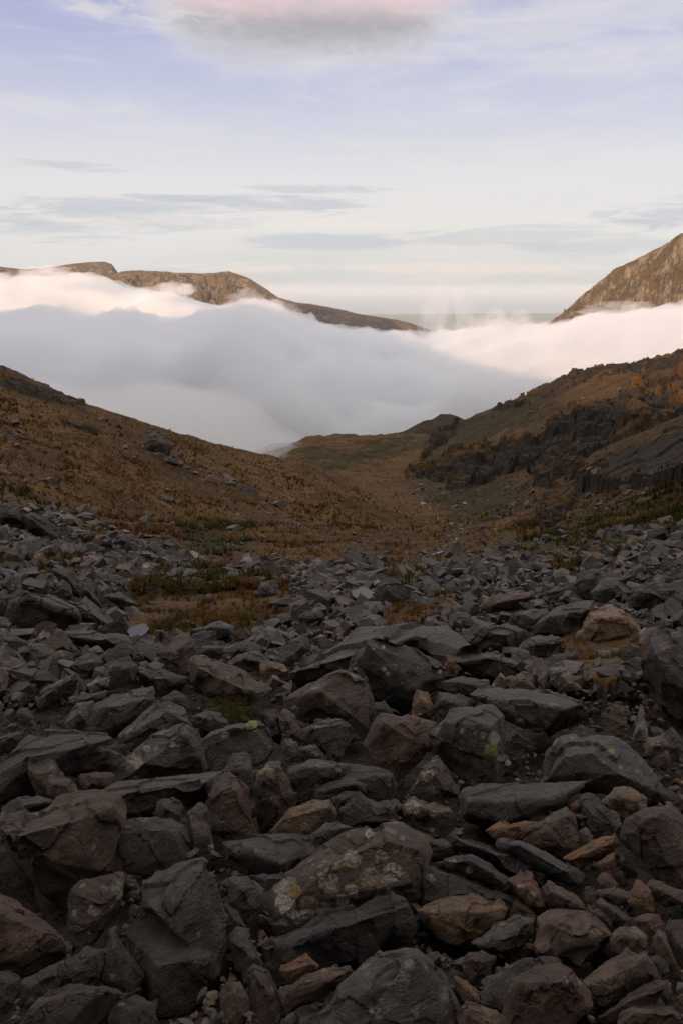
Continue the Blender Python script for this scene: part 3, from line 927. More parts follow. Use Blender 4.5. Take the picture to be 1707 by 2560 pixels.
CROPS = {'A': (0, 1800, 570 / 1568), 'B': (570, 1800, 570 / 1568), 'C': (1137, 1800, 570 / 1568), 'D': (0, 1400, 860 / 1568),
         'E': (850, 1400, 857 / 1568), 'F': (0, 850, 860 / 1568), 'G': (850, 850, 857 / 1568), 'S': (0, 0, 1.0)}


def parse(crop, s):
    x0, y0, k = CROPS[crop]
    r = []
    for t in s.split():
        a = t.split(',')
        r.append((x0 + float(a[0]) * k, y0 + float(a[1]) * k, float(a[2]) if len(a) > 2 else None))
    return r


LICHEN_COL = {'c': (0.38, 0.33, 0.25), 'w': (0.48, 0.45, 0.39), 'o': (0.38, 0.20, 0.045), 'g': (0.20, 0.20, 0.185), 't': (0.29, 0.21, 0.12), 'y': (0.30, 0.31, 0.04)}
CRUST = {
    'big centre boulder': [('B', *a) for a in ((860, 960, 60, 'c'), (980, 1090, 75, 't'), (690, 1110, 65, 'c'), (850, 1170, 45, 'c'), (790, 1240, 42, 'w'), (555, 1270, 58, 't'), (660, 1300, 50, 'c'),
        (370, 1140, 50, 'c'), (435, 1110, 38, 'g'), (455, 1180, 48, 'o'), (400, 1270, 60, 'w'), (490, 1360, 50, 'c'), (435, 1335, 30, 'w'), (1130, 1040, 60, 'c'), (1080, 1105, 30, 'g'), (770, 1000, 30, 'o'), (735, 1010, 18, 'c'), (510, 1215, 20, 'o'), (970, 780, 28, 'w'))],
    'blocky boulder with a bright top': [('E', *a) for a in ((690, 862, 24, 'y'), (700, 880, 16, 'y'), (700, 815, 30, 'w'), (655, 800, 16, 'c'), (735, 905, 16, 'w'), (455, 830, 12, 'w'), (765, 930, 12, 'w'), (560, 780, 12, 'w'))],
    'brown boulder bearing one': [('A', 647, 1308, 36, 'w')],
    'dark pyramid': [('E', *a) for a in ((95, 520, 20, 'w'), (112, 545, 14, 'w'), (200, 500, 9, 'w'), (215, 520, 8, 'w'), (75, 500, 10, 'w'), (455, 510, 10, 'w'), (195, 398, 8, 'w'))],
    'rounded boulder with yellow': [('D', *a) for a in ((1150, 745, 22, 'y'), (1160, 765, 16, 'y'), (1030, 800, 16, 'c'))],
    'brown stone with a pale cream': [('B', 1262, 600, 42, 'c'), ('B', 1290, 625, 26, 'c')],
    'brown boulder with a lichen blot': [('E', 398, 985, 26, 'c')],
    'tall upright boulder with a tan': [('B', 255, 365, 55, 't'), ('B', 210, 410, 40, 't')],
    'big grey whaleback': [('A', *a) for a in ((945, 290, 40, 'c'), (1010, 195, 22, 'c'), (1190, 170, 20, 'w'), (1000, 350, 18, 'o'))],
    'big grey boulder with a frosted': [('B', *a) for a in ((1200, 1780, 50, 'g'), (1160, 1850, 60, 'g'), (1100, 1940, 60, 'g'), (1020, 2010, 50, 'g'), (1250, 1680, 40, 'g'))],
    'thin slab with a white': [('C', 98, 1030, 30, 'w')],
    'brick red slab': [('C', 450, 1160, 30, 'c'), ('C', 525, 1210, 26, 'c'), ('C', 580, 1260, 20, 'c')],
    'very wide rough': [('E', 1150, 835, 14, 'y'), ('E', 1240, 875, 12, 'y')],
    'white quartz': [('F', 1125, 1010, 24, 'w'), ('F', 1140, 1030, 14, 'w'), ('F', 1110, 995, 12, 'w')],
    'upright pointed pale': [('A', 1455, 880, 22, 'w'), ('A', 1355, 890, 16, 'w')],
}
HERO_POLYS = []        # (polygon, slant, label) for filling the gaps later
HERO_INFO = []


def hero(crop, outline, ridge, tint, lichen, name, label, cuts=3, mul=1.0, amount=1.0, depth_k=0.55, flat=0.42):
    """one boulder: outline and nearer ridge points seen from the camera stand, given real depth and thickness"""
    outs = [parse(crop, o) for o in outline.split('/')]
    rids = [parse(crop, o) for o in ridge.split('/')]
    allp = np.array([(p[0], p[1]) for o in outs for p in o])
    cx, cy = allp.mean(0); y1 = allp[:, 1].max(); x0_, x1_ = allp[:, 0].min(), allp[:, 0].max(); y0_ = allp[:, 1].min()
    yb = cy + 0.40 * (y1 - cy)
    d = ray(cx, min(yb, 2700))
    t = np.exp(np.linspace(math.log(2.0), math.log(500), 1200))
    Pt = d[None] * t[:, None]
    g = Pt[:, 2] - smooth_height(Pt[:, 0], Pt[:, 1])
    D = t[max(1, int(np.argmax(g < 0)))] * mul
    if D > 40: D = at(cx, y1 - 0.25 * (y1 - y0_))[1] * 0.995
    span = math.hypot(x1_ - x0_, y1 - y0_)
    u = D * span * 0.62 / FPX
    hulls = []
    for o, rr in zip(outs, rids):
        c = np.array([(p[0], p[1]) for p in o]).mean(0)
        ymin = min(p[1] for p in o); ymax = max(p[1] for p in o)
        pts = []
        grow = 1.045 + 3.0 / max(ymax - ymin, 20)
        o = [(c[0] + (x - c[0]) * grow, c[1] + (y - c[1]) * grow, k) for x, y, k in o]
        for x, y, k in o:
            f = (y - ymin) / (ymax - ymin + 1e-6)
            if k is None: k = flat * (1.25 - 0.75 * f)
            pts.append(ray(x, y) * (D + k * u))
            bx, by = c[0] + (x - c[0]) * 0.72, c[1] + (y - c[1]) * 0.72 + (ymax - ymin) * 0.10
            pts.append(ray(bx, by) * (D + (k + depth_k) * u))
        for x, y, k in rr:
            pts.append(ray(x, y) * (D + (k or 0.0) * u))
        hulls.append(np.array(pts))
    allh = np.concatenate(hulls)
    origin = np.array([allh[:, 0].mean(), allh[:, 1].mean(), allh[:, 2].min()])
    size = float(np.linalg.norm(allh.max(0) - allh.min(0)))
    px = 2.5 if span > 90 else 2.2
    voxel = max(D * px / FPX, size / 140)
    seed = int(abs(cx * 7 + cy * 13)) % 9973
    rng = np.random.default_rng(seed)
    V, Nn, F = remeshed(name, [h - origin for h in hulls], voxel, cuts, rng)
    V = weather(V, Nn, size, seed, amount)
    attrs = None
    for key, spots in CRUST.items():
        if label.startswith(key):
            wx, wy = project(V + origin)
            cf = np.zeros(len(V)); cc = np.zeros((len(V), 3))
            for cr, sx, sy, sr, col in spots:
                x0, y0, k = CROPS[cr]
                dd = np.hypot(wx - (x0 + sx * k), wy - (y0 + sy * k)) / (sr * k * 1.15)
                f = np.clip(1 - dd * 0.65, 0, 1) * (Nn @ ray(x0 + sx * k, y0 + sy * k) < 0.1)
                q = f > cf
                cf = np.where(q, f, cf); cc[q] = LICHEN_COL[col]
            attrs = {'crustf': cf, 'crust': cc}
    o = link_mesh(name, V, F, MAT_ROCK, False, attrs=attrs)
    o.location = origin
    j = rng.uniform(0.85, 1.15)
    tt = TINT[tint]
    o.color = (tt[0] * j, tt[1] * j, tt[2] * j, 1)
    o['lichen'] = float(lichen); o['grain'] = 1.0 if D < 18 else 18.0 / D
    tag(o, label, {'boulder': 'boulder', 'flat_boulder': 'flat boulder', 'stone': 'stone'}[name], 'boulders and slabs of the block field')
    HERO_POLYS.append(([(p[0], p[1]) for oo in outs[:1] for p in oo], D))
    for oo in outs[1:]:
        HERO_POLYS.append(([(p[0], p[1]) for p in oo], D))
    HERO_INFO.append((cx, cy, D, o, span))
    return o


B, SL, ST = 'boulder', 'flat_boulder', 'stone'
HEROES = [
 # --- left foreground
 ('A', '-120,740,.9 0,690,.9 400,590,.8 790,480,.6 838,540,.3 850,740 850,1060,.4 700,1090 500,1180 470,1400,.5 260,1370,.5 0,1180,.5 -120,1100,.5', '-120,870 0,820 450,700 740,625 805,500,.25 735,1050,.1', 'b', .35, B, 'huge brown block with a broad sloping top at the left edge', 2),
 ('A', '560,525,.6 830,440,.6 1200,400,.6 1510,355,.6 1500,430 1430,560 1290,590 1070,640 860,690 840,560', '860,500 1180,440 1400,430', 'g', .2, SL, 'long straight-topped grey slab between the huge left block and the upright stones', 2),
 ('A', '830,760 890,700,.7 1060,685,.8 1180,695,.7 1260,740 1290,850 1300,1010 1150,1080 870,1040', '838,768 1000,800 1170,780 1140,1040,.1', 'd', .1, B, 'square dark block with a notched top right of the huge left block', 3),
 ('A', '1070,640 1090,560 1200,545 1280,600 1300,700 1300,800 1200,760 1080,690', '1150,610 1230,640', 'd', .1, B, 'smooth dark rounded boulder just behind the square notched block', 3),
 ('A', '1295,650 1390,545 1412,570 1450,760 1480,870 1460,950 1330,980 1310,820', '1335,815 1440,790 1310,690', 'g', .25, ST, 'upright pointed pale grey stone with a broken dark lower half', 1),
 ('B', '-150,560 -60,390 0,370 60,400 130,480 190,800 0,820 -100,760', '-40,500 60,480 60,760,.1', 'b', .1, B, 'tall ribbed dark brown boulder left of the upright lichened stone', 3),
 ('B', '-30,360 40,240 120,195 160,260 190,420 170,520 60,420', '60,330 120,250', 'g', .4, B, 'small peaked boulder leaning on the tall ribbed brown one', 3),
 ('A', '500,1180 560,1110 700,1080 890,1065 910,1120 830,1270 700,1450 600,1560 500,1550 470,1450 510,1300', '560,1210 620,1320 770,1170', 'b', .8, B, 'brown boulder bearing one round white lichen spot', 3),
 ('A', '-100,1150 0,1210 200,1350 380,1450 440,1540 440,1600 300,1720 140,1760 0,1730 -100,1700', '0,1330 380,1500 120,1620', 'q', .2, B, 'reddish brown ridged boulder at the left edge below the huge block', 2),
 ('A', '1010,1130 1090,1060,.7 1390,975,.5 1430,1010 1490,1180 1560,1380 1565,1560 1500,1700 1240,1530,.4 1050,1350 970,1290 980,1200/850,1470 1020,1350,.5 1120,1380,.6 1200,1500,.6 1440,1530,.6 1500,1560,.5 1545,1600,.3 1540,1800 1480,1880 1280,1970 1130,2020 1070,1980 1030,1830 900,1600',
  '1400,1200 1230,1490 1400,1020,.1 1040,1310,.1/1090,1690,-.05 1415,1630,-.05 1180,1530,.15 1110,1990,.25', 'g', .25, B, 'large angular dark boulder with a stepped broken face in the left foreground', 0),
 ('A', '760,1425 820,1480 920,1640 1000,1750 990,1880 870,1890 690,1780 720,1600', '780,1560 860,1800', 's', .05, B, 'smooth triangular slate boulder left of the stepped boulder', 1),
 ('A', '140,1820 170,1780 420,1660 455,1690 450,1740 370,1880 140,1960', '200,1840 400,1720', 's', .05, SL, 'leaf shaped grey slab near the bottom left corner', 1),
 ('A', '500,1630 600,1565 700,1590 700,1650 690,1780 560,1830 420,1820 430,1750', '600,1650 560,1760', 'd', .1, B, 'dark blunt boulder between the leaf shaped slab and the triangular one', 2),
 ('A', '-100,2100 0,2040 300,1870 550,1800 700,1800 850,1890 800,1950 700,2100 400,2300 -100,2350', '300,1950 700,1860 500,2060', 'd', .1, B, 'wide low dark hump in the bottom left corner', 2),
 ('A', '700,2100 800,1960 930,1900 1050,1960 1080,2100 1000,2300 700,2300', '900,2010 860,2150', 'd', .1, B, 'dark rounded boulder at the bottom edge under the stepped boulder', 2),
 ('A', '-60,1740 60,1735 150,1780 130,1850 60,2000 0,2050 -60,2050', '60,1810 20,1930', 'd', .05, B, 'small dark boulder cut by the left edge near the bottom', 2),
 ('A', '-100,420 0,330 130,180,.7 200,110,.8 330,80,.9 560,100,.9 730,105,.7 755,130 700,190 540,220 420,290 260,500 0,560 -100,570', '180,245 500,200 100,420,.05', 'd', .15, B, 'wide dark ledge topped boulder at the left edge above the huge block', 2),
 ('A', '190,330 210,250 270,205 340,250 440,370 470,520 370,570 260,520', '240,360 300,280 330,480', 'b', .35, B, 'upright brown boulder leaning against the dark ledge topped one', 2),
 ('A', '330,430 350,390 410,400 480,400 570,510 560,540 470,560 380,575 340,540', '360,440 450,450 430,520', 'b', .4, ST, 'small mottled stone at the foot of the upright brown boulder', 2),
 ('A', '410,300 510,190 590,150 700,180 850,250 840,300 800,360 560,400 450,350', '520,240 740,210 600,340', 'd', .2, B, 'dark wedge boulder with a ridged crest left of the big whaleback boulder', 2),
 ('A', '540,380 620,360 760,360 785,385 760,450 680,480 580,470', '560,395 700,400 690,460', 'b', .2, SL, 'thin brown slab under the dark wedge boulder', 1),
 ('A', '770,430 800,350 930,210 1100,70 1270,20 1330,70 1400,220 1420,330 1370,370 1140,410 900,450 820,460', '1000,290 1270,110 1190,340 850,400,.1', 'g', .4, B, 'big grey whaleback boulder with pale lichen blotches above the long straight slab', 3),
 ('D', '500,860 620,740 700,670 760,650 830,665 900,740 905,790 830,800 700,820 600,870 550,890', '600,800 760,690 850,740', 'g', .3, B, 'ribbed grey boulder directly behind the big whaleback boulder', 3),
 ('A', '-50,590 100,545 250,525 370,560 300,600 60,680 -50,700', '150,585 300,570', 'd', .1, SL, 'flat dark slab squeezed behind the huge left block', 1),
 ('D', '915,830 960,790,.6 1030,765,.6 1100,725,.5 1160,730,.5 1210,780 1240,850 1180,930 960,965 920,880', '1000,840 1100,800 1080,940,.1', 'g', .5, B, 'rounded boulder with yellow green lichen on its crown', 3),
 # --- centre foreground
 ('B', '190,320 240,200 300,145 350,210 400,380 460,540 450,600 380,680 240,800 200,800 180,480', '220,420 380,520 315,230 240,700,.1', 'b', .5, B, 'tall upright boulder with a tan lichen stain in the centre left', 2),
 ('B', '370,210 390,130 430,110 470,150 500,250 490,280 400,280', '420,170 450,250', 'g', .5, ST, 'little pointed light stone behind the tall upright boulder', 1),
 ('B', '480,185 600,178 650,230 655,280 500,265', '520,200 620,240', 'g', .3, ST, 'small flat topped stone beside the little pointed one', 1),
 ('B', '510,70 600,-30 700,-70 800,0 860,100 830,220 750,305 650,230 600,180 510,130', '620,30 760,140 700,210', 'g', .3, B, 'rounded grey boulder left of the rust streaked block', 3),
 ('B', '390,300 540,268,.7 700,290,.7 840,320 850,400 740,440 600,520 560,590 450,570 410,400', '500,325 720,330 520,520,.1', 'g', .3, B, 'wide grey block with a layered lip right of the tall upright boulder', 3),
 ('B', '745,420 850,310,.8 990,320,.8 1135,365,.5 1150,480 1110,550 990,550 940,470 850,430', '790,420 1000,385 1120,390 1105,530,.1', 'd', .2, B, 'dark boulder with a smooth pale tabular top in the centre', 1),
 ('B', '550,550 620,450 720,430 860,410 940,450 930,500 880,490 720,540 600,570', '640,490 860,440', 'g', .3, B, 'low humped stone in front of the pale topped dark boulder', 2),
 ('B', '700,540 800,490 900,490 860,560 740,640 720,600', '790,540', 'd', .1, ST, 'dark sliver of rock wedged before the low humped stone', 1),
 ('B', '740,660 905,495 980,570 1110,640 1110,690 930,720 830,735 760,690', '908,520 930,690 950,610', 'g', .3, B, 'peaked grey wedge with slanting bedding in the centre', 1),
 ('B', '1010,580 1100,545 1160,590 1200,710 1100,690 1030,620', '1100,600', 's', .05, ST, 'smooth slate stone on the right of the peaked wedge', 1),
 ('B', '310,760 400,640 500,590,.5 560,565,.6 690,555,.5 740,660 730,700 600,740 560,790 340,780', '380,680 690,600 550,760,.1', 't', .15, B, 'tan angular stone resting on the dark flat slab', 2),
 ('B', '560,800 680,710 760,705 850,740 800,790 660,880 570,860', '640,770 780,740', 's', .4, B, 'small blue grey stone with a white lichen tip beside the tan angular stone', 2),
 ('B', '-20,850,.6 200,810,.9 400,790,.9 560,790,.9 660,880,.6 500,990 400,1050 250,1065 60,960', '0,875 170,900 350,990 260,1030,.1', 's', .1, SL, 'dark flat slab with a smooth sheen left of the lichen covered boulder', 1),
 ('B', '240,1180 420,1030 620,900 850,740 980,690 1060,715 1190,740 1310,820 1355,930 1340,1100 1290,1250 1100,1260 830,1290 540,1400 380,1470 280,1400 240,1270', '700,1000 1000,830 1270,930 1270,1120 480,1200 380,1330,.05', 'b', .9, B, 'big centre boulder covered in round cream and orange lichen rosettes', 2),
 ('B', '235,1550 350,1480,.5 830,1290,.6 1000,1200,.6 1110,1190,.6 1220,1260,.4 1210,1340 1250,1420 1240,1500 1000,1600 650,1700 430,1830 330,1830 240,1640', '270,1560 700,1470,-.02 1190,1400 600,1640,.02', 'd', .12, SL, 'long dark slab leaning across the front of the lichen rosette boulder', 2),
 ('B', '95,1130 130,1100 180,1100 250,1180 245,1260 230,1310 180,1280 120,1190', '150,1150 210,1230', 'r', .05, ST, 'small orange brown stone wedged at the left end of the rosette boulder', 1),
 ('B', '360,1740 380,1690 530,1610 560,1640 620,1680 620,1710 480,1760 410,1800', '400,1725 560,1680', 'o', .05, ST, 'small orange stone lying on the long dark slab', 1, .93),
 ('B', '345,1870 480,1780 650,1710 820,1700 840,1730 740,1840 540,1960 380,2030 350,1960', '390,1890 780,1750 520,1900', 'k', .15, SL, 'pink brown tapering slab under the small orange stone', 1),
 ('B', '380,2150 600,1930 850,1760 1000,1640 1150,1590 1290,1600 1370,1680 1450,1790 1560,2000 1560,2250 900,2350 380,2350', '1280,1650 1180,1870 1000,2060 760,2000,.1', 'g', .45, B, 'big grey boulder with a frosted ridge at the bottom edge', 2),
 ('B', '140,1720 180,1690 280,1740 330,1850 370,1950 360,2100 180,2200 150,1900', '200,1770 300,1900', 'b', .5, B, 'lichen patched post shaped stone at the bottom right of the stepped boulder', 2),
 ('B', '0,1480 60,1440 130,1450 180,1560 230,1680 140,1730 150,1850 60,1700', '70,1540 150,1620', 'g', .25, ST, 'long narrow grey stone beside the stepped boulder', 2),
 ('B', '-30,1270 0,1270 70,1320 130,1430 60,1450 0,1460', '40,1360', 's', .1, ST, 'slate stone at the top of the narrow grey one', 1),
 ('B', '-60,1880 0,1800 80,1810 140,1900 160,2020 80,2100 -40,2100', '50,1880 80,2000', 'b', .7, B, 'rusty speckled boulder on the bottom edge right of the stepped one', 2),
 ('B', '0,1090 140,1080 250,1200 240,1300 150,1400 60,1350 0,1280', '110,1180 160,1290', 'd', .05, B, 'dark block in the gap behind the stepped boulder', 2),
 ('B', '150,1070 370,1055 420,1090 250,1175', '280,1090', 's', .05, ST, 'slate sliver under the dark flat slab', 1),
 ('B', '1130,700 1250,740 1400,790 1568,870 1560,960 1360,980 1340,900', '1300,800 1480,880', 'g', .2, SL, 'grey slab emerging behind the right shoulder of the rosette boulder', 2),
 ('C', '-215,980,.6 0,1040,.6 200,1130,.6 380,1210,.5 480,1270 550,1370 300,1340 200,1290 0,1250 -215,1270', '-200,1080 60,1130 330,1240', 'd', .2, SL, 'long dark slab right of the rosette boulder', 2),
 ('C', '-130,980 20,940 110,930 230,1000 350,1090 370,1170 200,1110 -100,1010', '100,970 260,1060', 'd', .3, SL, 'thin slab with a white lichen blotch lying on the long dark slab', 1, .97),
 ('C', '-250,1310 -200,1280 0,1220,.6 120,1210,.7 300,1225,.5 340,1290 300,1370 150,1480 0,1560 -60,1540 -200,1400', '-200,1325 0,1310 170,1325 0,1500,.08', 't', .15, B, 'tan boulder with a flat cracked top right of centre foreground', 1),
 ('C', '120,1530 240,1430 370,1350,.6 540,1355,.5 550,1390 480,1500 470,1560 400,1610 200,1580', '190,1545 480,1400 430,1500', 'g', .15, B, 'grey brown sloping block between the tan and the pink boulders', 1),
 ('C', '480,1500 560,1380 640,1330 740,1300 880,1320 990,1360 1080,1450 1090,1500 1030,1560 940,1600 860,1700 770,1620 600,1600 540,1620 480,1580', '570,1590 850,1510 1030,1470 700,1430', 'k', .3, B, 'broad pinkish boulder with a cracked lower edge in the right foreground', 2),
 ('C', '345,1880 400,1790 520,1710 700,1680 840,1730 910,1850 920,1980 800,2100 600,2200 420,2150 350,2020', '450,1810 790,1800 620,1960', 'q', .85, B, 'rust red rounded boulder speckled with lichen at the bottom right', 3),
 ('C', '170,1870 220,1780 420,1660 620,1600 760,1620 850,1700 850,1740 700,1720 520,1760 400,1850 350,1950 340,1990 200,1950', '400,1760 650,1660', 'g', .2, B, 'domed grey boulder behind the rust red speckled one', 3),
 ('C', '880,1790 1080,1650,.6 1180,1580,.7 1310,1590,.5 1390,1700 1390,1790 1200,1900 960,2010 900,1990 910,1870', '920,1830 1310,1650 1330,1740', 'k', .1, SL, 'long purplish slab with straight grain at the bottom right', 1),
 ('C', '930,2060 1180,1900 1380,1780 1450,1790 1470,1880 1450,1940 1200,1960 1100,2080 930,2090', '1200,1930 1420,1840', 'b', .1, SL, 'brown wedge tucked under the long purplish slab', 1),
 ('C', '1150,2030 1220,1970 1480,1970 1550,2020 1560,2100 1140,2110', '1240,2010 1500,2020', 'k', .1, SL, 'blocky pinkish slab in the bottom right corner', 1),
 ('C', '300,850 330,820 450,820 600,910 800,1000 860,1060 850,1120 800,1145 600,1050 400,930 310,890', '440,860 740,1030', 's', .2, SL, 'long blue green grey log shaped stone in the right foreground', 1),
 ('C', '-30,800 100,830 350,920 600,1060 760,1140 600,1150 400,1030 200,950 0,870', '200,890 500,1040', 'd', .1, SL, 'thin black slab running beneath the log shaped stone', 1),
 ('C', '757,945 850,880 1000,800 1090,785 1130,850 1110,890 980,960 860,1020', '800,960 1000,870 1080,840', 'o', .1, ST, 'bright ochre oblong stone in the right foreground', 1),
 ('C', '355,1080 430,1000 520,1060 600,1170 650,1270 630,1330 540,1290 430,1180', '390,1090 440,1040 610,1260', 'r', .35, SL, 'brick red slab standing on end below the log shaped stone', 1),
 ('C', '605,1150 650,1110 750,1160 900,1260 940,1300 930,1330 760,1330 640,1270', '640,1170 800,1250', 'b', .1, SL, 'brown ridged slab right of the brick red one', 1),
 ('C', '1150,820 1180,680 1300,610 1480,600 1600,740 1700,900 1650,1150 1440,1130 1300,1000 1180,880', '1265,715 1340,900 1460,975 1420,650 1560,860,.1', 'm', .1, B, 'large angular boulder with a black face and maroon flank at the right edge', 1),
 ('C', '90,500,.6 200,465,.9 450,450,1.0 780,440,.9 890,425,.6 850,470 760,560 520,700 230,770 60,800 75,680', '95,570 430,600 640,565 240,740,.05', 'g', .12, SL, 'flat topped grey slab with a dark crack under the yellow lichen boulder', 1),
 ('C', '455,760 590,710 680,650 760,615 820,650 860,850 770,950 740,960 600,880 470,830', '745,680 640,760 760,900', 'b', .2, B, 'brown fin shaped boulder in front of the flat topped slab', 1),
 ('C', '230,760 300,710 420,695 550,705 480,750 460,830 300,820', '300,750 440,730', 'o', .1, ST, 'rusty stone jammed under the flat topped slab', 2),
 ('E', '395,840 420,770 510,700,.7 620,665,.8 690,670,.8 740,730,.5 800,860 800,940 720,1020 620,1045 540,980 430,910', '480,745 620,752 733,785 640,960,.08 440,850,.1', 'g', .55, B, 'blocky boulder with a bright top and a vivid yellow lichen patch', 1),
 ('E', '830,900 880,860 1000,830 1100,830 1180,800 1260,810 1340,880 1400,950 1500,1090 1440,1098 1300,1090 1150,1010 1000,1040 860,1010', '900,905 1150,880 1300,990 1000,970', 'g', .3, B, 'very wide rough grey boulder right of the yellow lichen boulder', 3),
 ('C', '1010,560 1100,470 1200,460 1310,540 1310,650 1180,680 1060,640', '1120,530 1240,560', 't', .5, B, 'light brown rounded boulder above the maroon flanked one', 2),
 ('C', '850,560 900,510 960,510 1120,650 1130,750 1030,800 940,760', '940,560 1010,650 1000,760,.1', 's', .1, B, 'black slate wedge right of the flat topped slab', 1),
 ('C', '790,590 830,555 890,570 895,620 840,650 800,640', '840,600', 'r', .1, ST, 'small rust coloured stone on the end of the flat topped slab', 1),
 ('C', '850,770 900,735 950,790 940,840 880,870', '900,790', 'k', .1, ST, 'small pink stone behind the ochre oblong', 1),
 ('C', '820,655 870,645 950,680 930,700 870,690', '880,665', 'k', .1, ST, 'little flat pinkish stone left of the black slate wedge', 1),
 ('C', '965,980 1090,915 1105,1000 1090,1060 1010,1070', '1000,990 1085,960', 'r', .1, ST, 'reddish cube shaped stone under the ochre oblong', 1),
 ('C', '980,1090 1010,1050 1060,1060 1110,1130 1080,1160 1000,1150', '1040,1100', 't', .1, ST, 'tan rounded cobble below the reddish cube', 2),
 ('C', '1185,1230 1250,1105 1330,1150 1370,1220 1355,1320 1280,1320 1200,1270', '1250,1190 1330,1200 1280,1280', 'o', .1, ST, 'amber angular stone near the right edge', 1),
 ('C', '940,1320 980,1300 1050,1330 1080,1380 1060,1410 970,1370', '1010,1350', 's', .05, ST, 'small black slate stone above the pinkish boulder', 1),
 ('C', '890,1190 900,1150 950,1150 970,1200 940,1270 900,1250', '925,1200', 'm', .05, ST, 'small maroon cobble beside the brown ridged slab', 1),
 ('C', '975,1200 1000,1160 1100,1150 1220,1190 1230,1250 1100,1280 1000,1240', '1050,1190 1170,1220', 'b', .2, ST, 'brown flat stone left of the amber angular one', 2),
 ('C', '1320,1140 1350,1105 1440,1130 1568,1170 1600,1270 1450,1280 1360,1220', '1380,1160 1500,1220', 'b', .1, B, 'brown boulder at the right edge above the maroon ones', 2),
 ('C', '960,1260 1000,1225 1120,1290 1200,1370 1230,1430 1120,1430 1000,1340', '1020,1270 1160,1370', 'b', .15, SL, 'long brown slab behind the broad pinkish boulder', 1),
 ('C', '1230,1380 1300,1340 1400,1345 1440,1420 1390,1480 1280,1470', '1310,1390', 'r', .3, ST, 'reddish stone with a pale centre near the right edge', 2),
 ('C', '1070,1500 1130,1430 1240,1420 1310,1490 1300,1570 1180,1620 1080,1590', '1150,1480 1250,1500', 'k', .25, B, 'pinkish grey boulder touching the right side of the broad pink one', 2),
 ('C', '1440,1450 1480,1380 1568,1370 1640,1500 1600,1750 1520,1650', '1500,1450 1560,1600', 'm', .1, B, 'maroon boulder at the right edge of the foreground', 2),
 ('C', '1360,1500 1400,1450 1440,1480 1500,1620 1555,1780 1480,1790 1400,1620', '1410,1510 1490,1700', 'k', .2, SL, 'narrow leaning slab beside the maroon boulder', 1),
 ('C', '1310,1640 1400,1620 1450,1660 1470,1760 1400,1790 1340,1720', '1400,1670', 'd', .05, ST, 'dark stone behind the end of the long purplish slab', 2),
 ('C', '40,1660 100,1600 220,1590 270,1640 230,1720 120,1790 70,1740', '130,1650 200,1670', 'm', .05, B, 'dark maroon boulder sunk below the tan one', 2),
 ('C', '1450,1880 1480,1850 1568,1850 1640,1900 1640,2050 1500,2010', '1520,1900', 'k', .15, B, 'pinkish boulder at the right edge above the corner slab', 2),
 ('C', '-20,1800 0,1765 80,1800 160,1880 160,1930 60,1930', '60,1840', 't', .1, SL, 'thin tan leaf of rock left of the domed grey boulder', 1),
 ('C', '10,1990 80,1940 200,1960 320,2010 400,2130 300,2200 0,2200', '100,1990 260,2060', 'k', .2, B, 'brownish hump at the bottom edge left of the rust red boulder', 2),
 ('B', '1200,600 1250,530 1400,570 1560,620 1500,700 1400,770 1300,740 1220,660', '1270,590 1430,640', 'b', .7, B, 'brown stone with a pale cream lichen scab right of the peaked wedge', 2),
 ('E', '320,1060 380,960 440,900 500,960 560,1080 440,1110', '420,960 480,1050', 'b', .4, B, 'brown boulder with a lichen blot under the rust streaked block', 2),
 # --- middle band, centre and right
 ('S', '722,1675 745,1645,.8 900,1592,1.2 1050,1553,1.4 1110,1556,1.2 1140,1590,.8 1060,1640 900,1700 800,1735 740,1728 722,1705/1060,1565,1.0 1118,1553,1.1 1156,1590,.8 1208,1636 1130,1646 1080,1640 1040,1610', '735,1672 890,1632 1040,1592,.1 770,1715,.05/1090,1600,.3', 'g', .2, SL, 'largest pale grey slab with a smooth tilted top above the dark pyramid boulder', 1, .98),
 ('E', '40,540 65,460 130,360,.2 200,345,.4 300,380,.5 440,470,.4 480,520,.3 470,580 330,665 240,650 100,610 40,570', '120,380 330,580 350,650,.1 200,600,.05', 'd', .3, B, 'dark pyramid shaped boulder perched in the middle of the block field', 1),
 ('S', '705,1752 780,1705 880,1660 900,1700 935,1770 930,1830 870,1850 800,1815 750,1790', '800,1730 880,1790', 'b', .2, B, 'brown domed boulder under the left side of the dark pyramid', 2, .99),
 ('E', '500,300 620,288 760,295 840,330 870,360 820,400 640,395 540,350', '560,320 780,345', 'g', .1, SL, 'banded grey slab behind the largest pale slab', 2),
 ('E', '420,450,.4 560,440,.7 690,420,.8 780,445,.6 850,480 880,520 760,540 600,525 540,500', '560,470 700,450 800,500', 'g', .3, SL, 'flat grey slab right of the dark pyramid boulder', 2),
 ('E', '470,560 560,537 620,545 665,575 600,610 500,600', '540,560 620,575', 'g', .1, SL, 'small streaked slab below the flat grey one', 1),
 ('E', '470,500 490,435 520,450 555,495 530,530 480,535', '510,480', 'r', .3, ST, 'rusty knob between the dark pyramid and the flat grey slab', 2),
 ('E', '750,545 840,515 880,540 895,590 850,600 780,590', '830,550', 'k', .1, ST, 'reddish triangular stone right of the small streaked slab', 1),
 ('E', '610,620 650,595,.7 800,590,.8 950,605,.8 1080,640,.5 1160,700 1160,780 1100,830 960,820 850,770 720,700', '680,640 900,660 1080,690 950,780,.1', 'g', .3, SL, 'massive rough slab above the very wide rough boulder', 3),
 ('E', '325,690 350,595 400,610 430,670 410,720 340,720', '370,640 400,690', 't', .4, ST, 'tan upright stone leaning on the dark pyramid boulder', 1),
 ('E', '425,690 450,605 540,620 610,655 600,700 470,755', '470,640 560,670', 'g', .2, B, 'squat block right of the tan upright stone', 2),
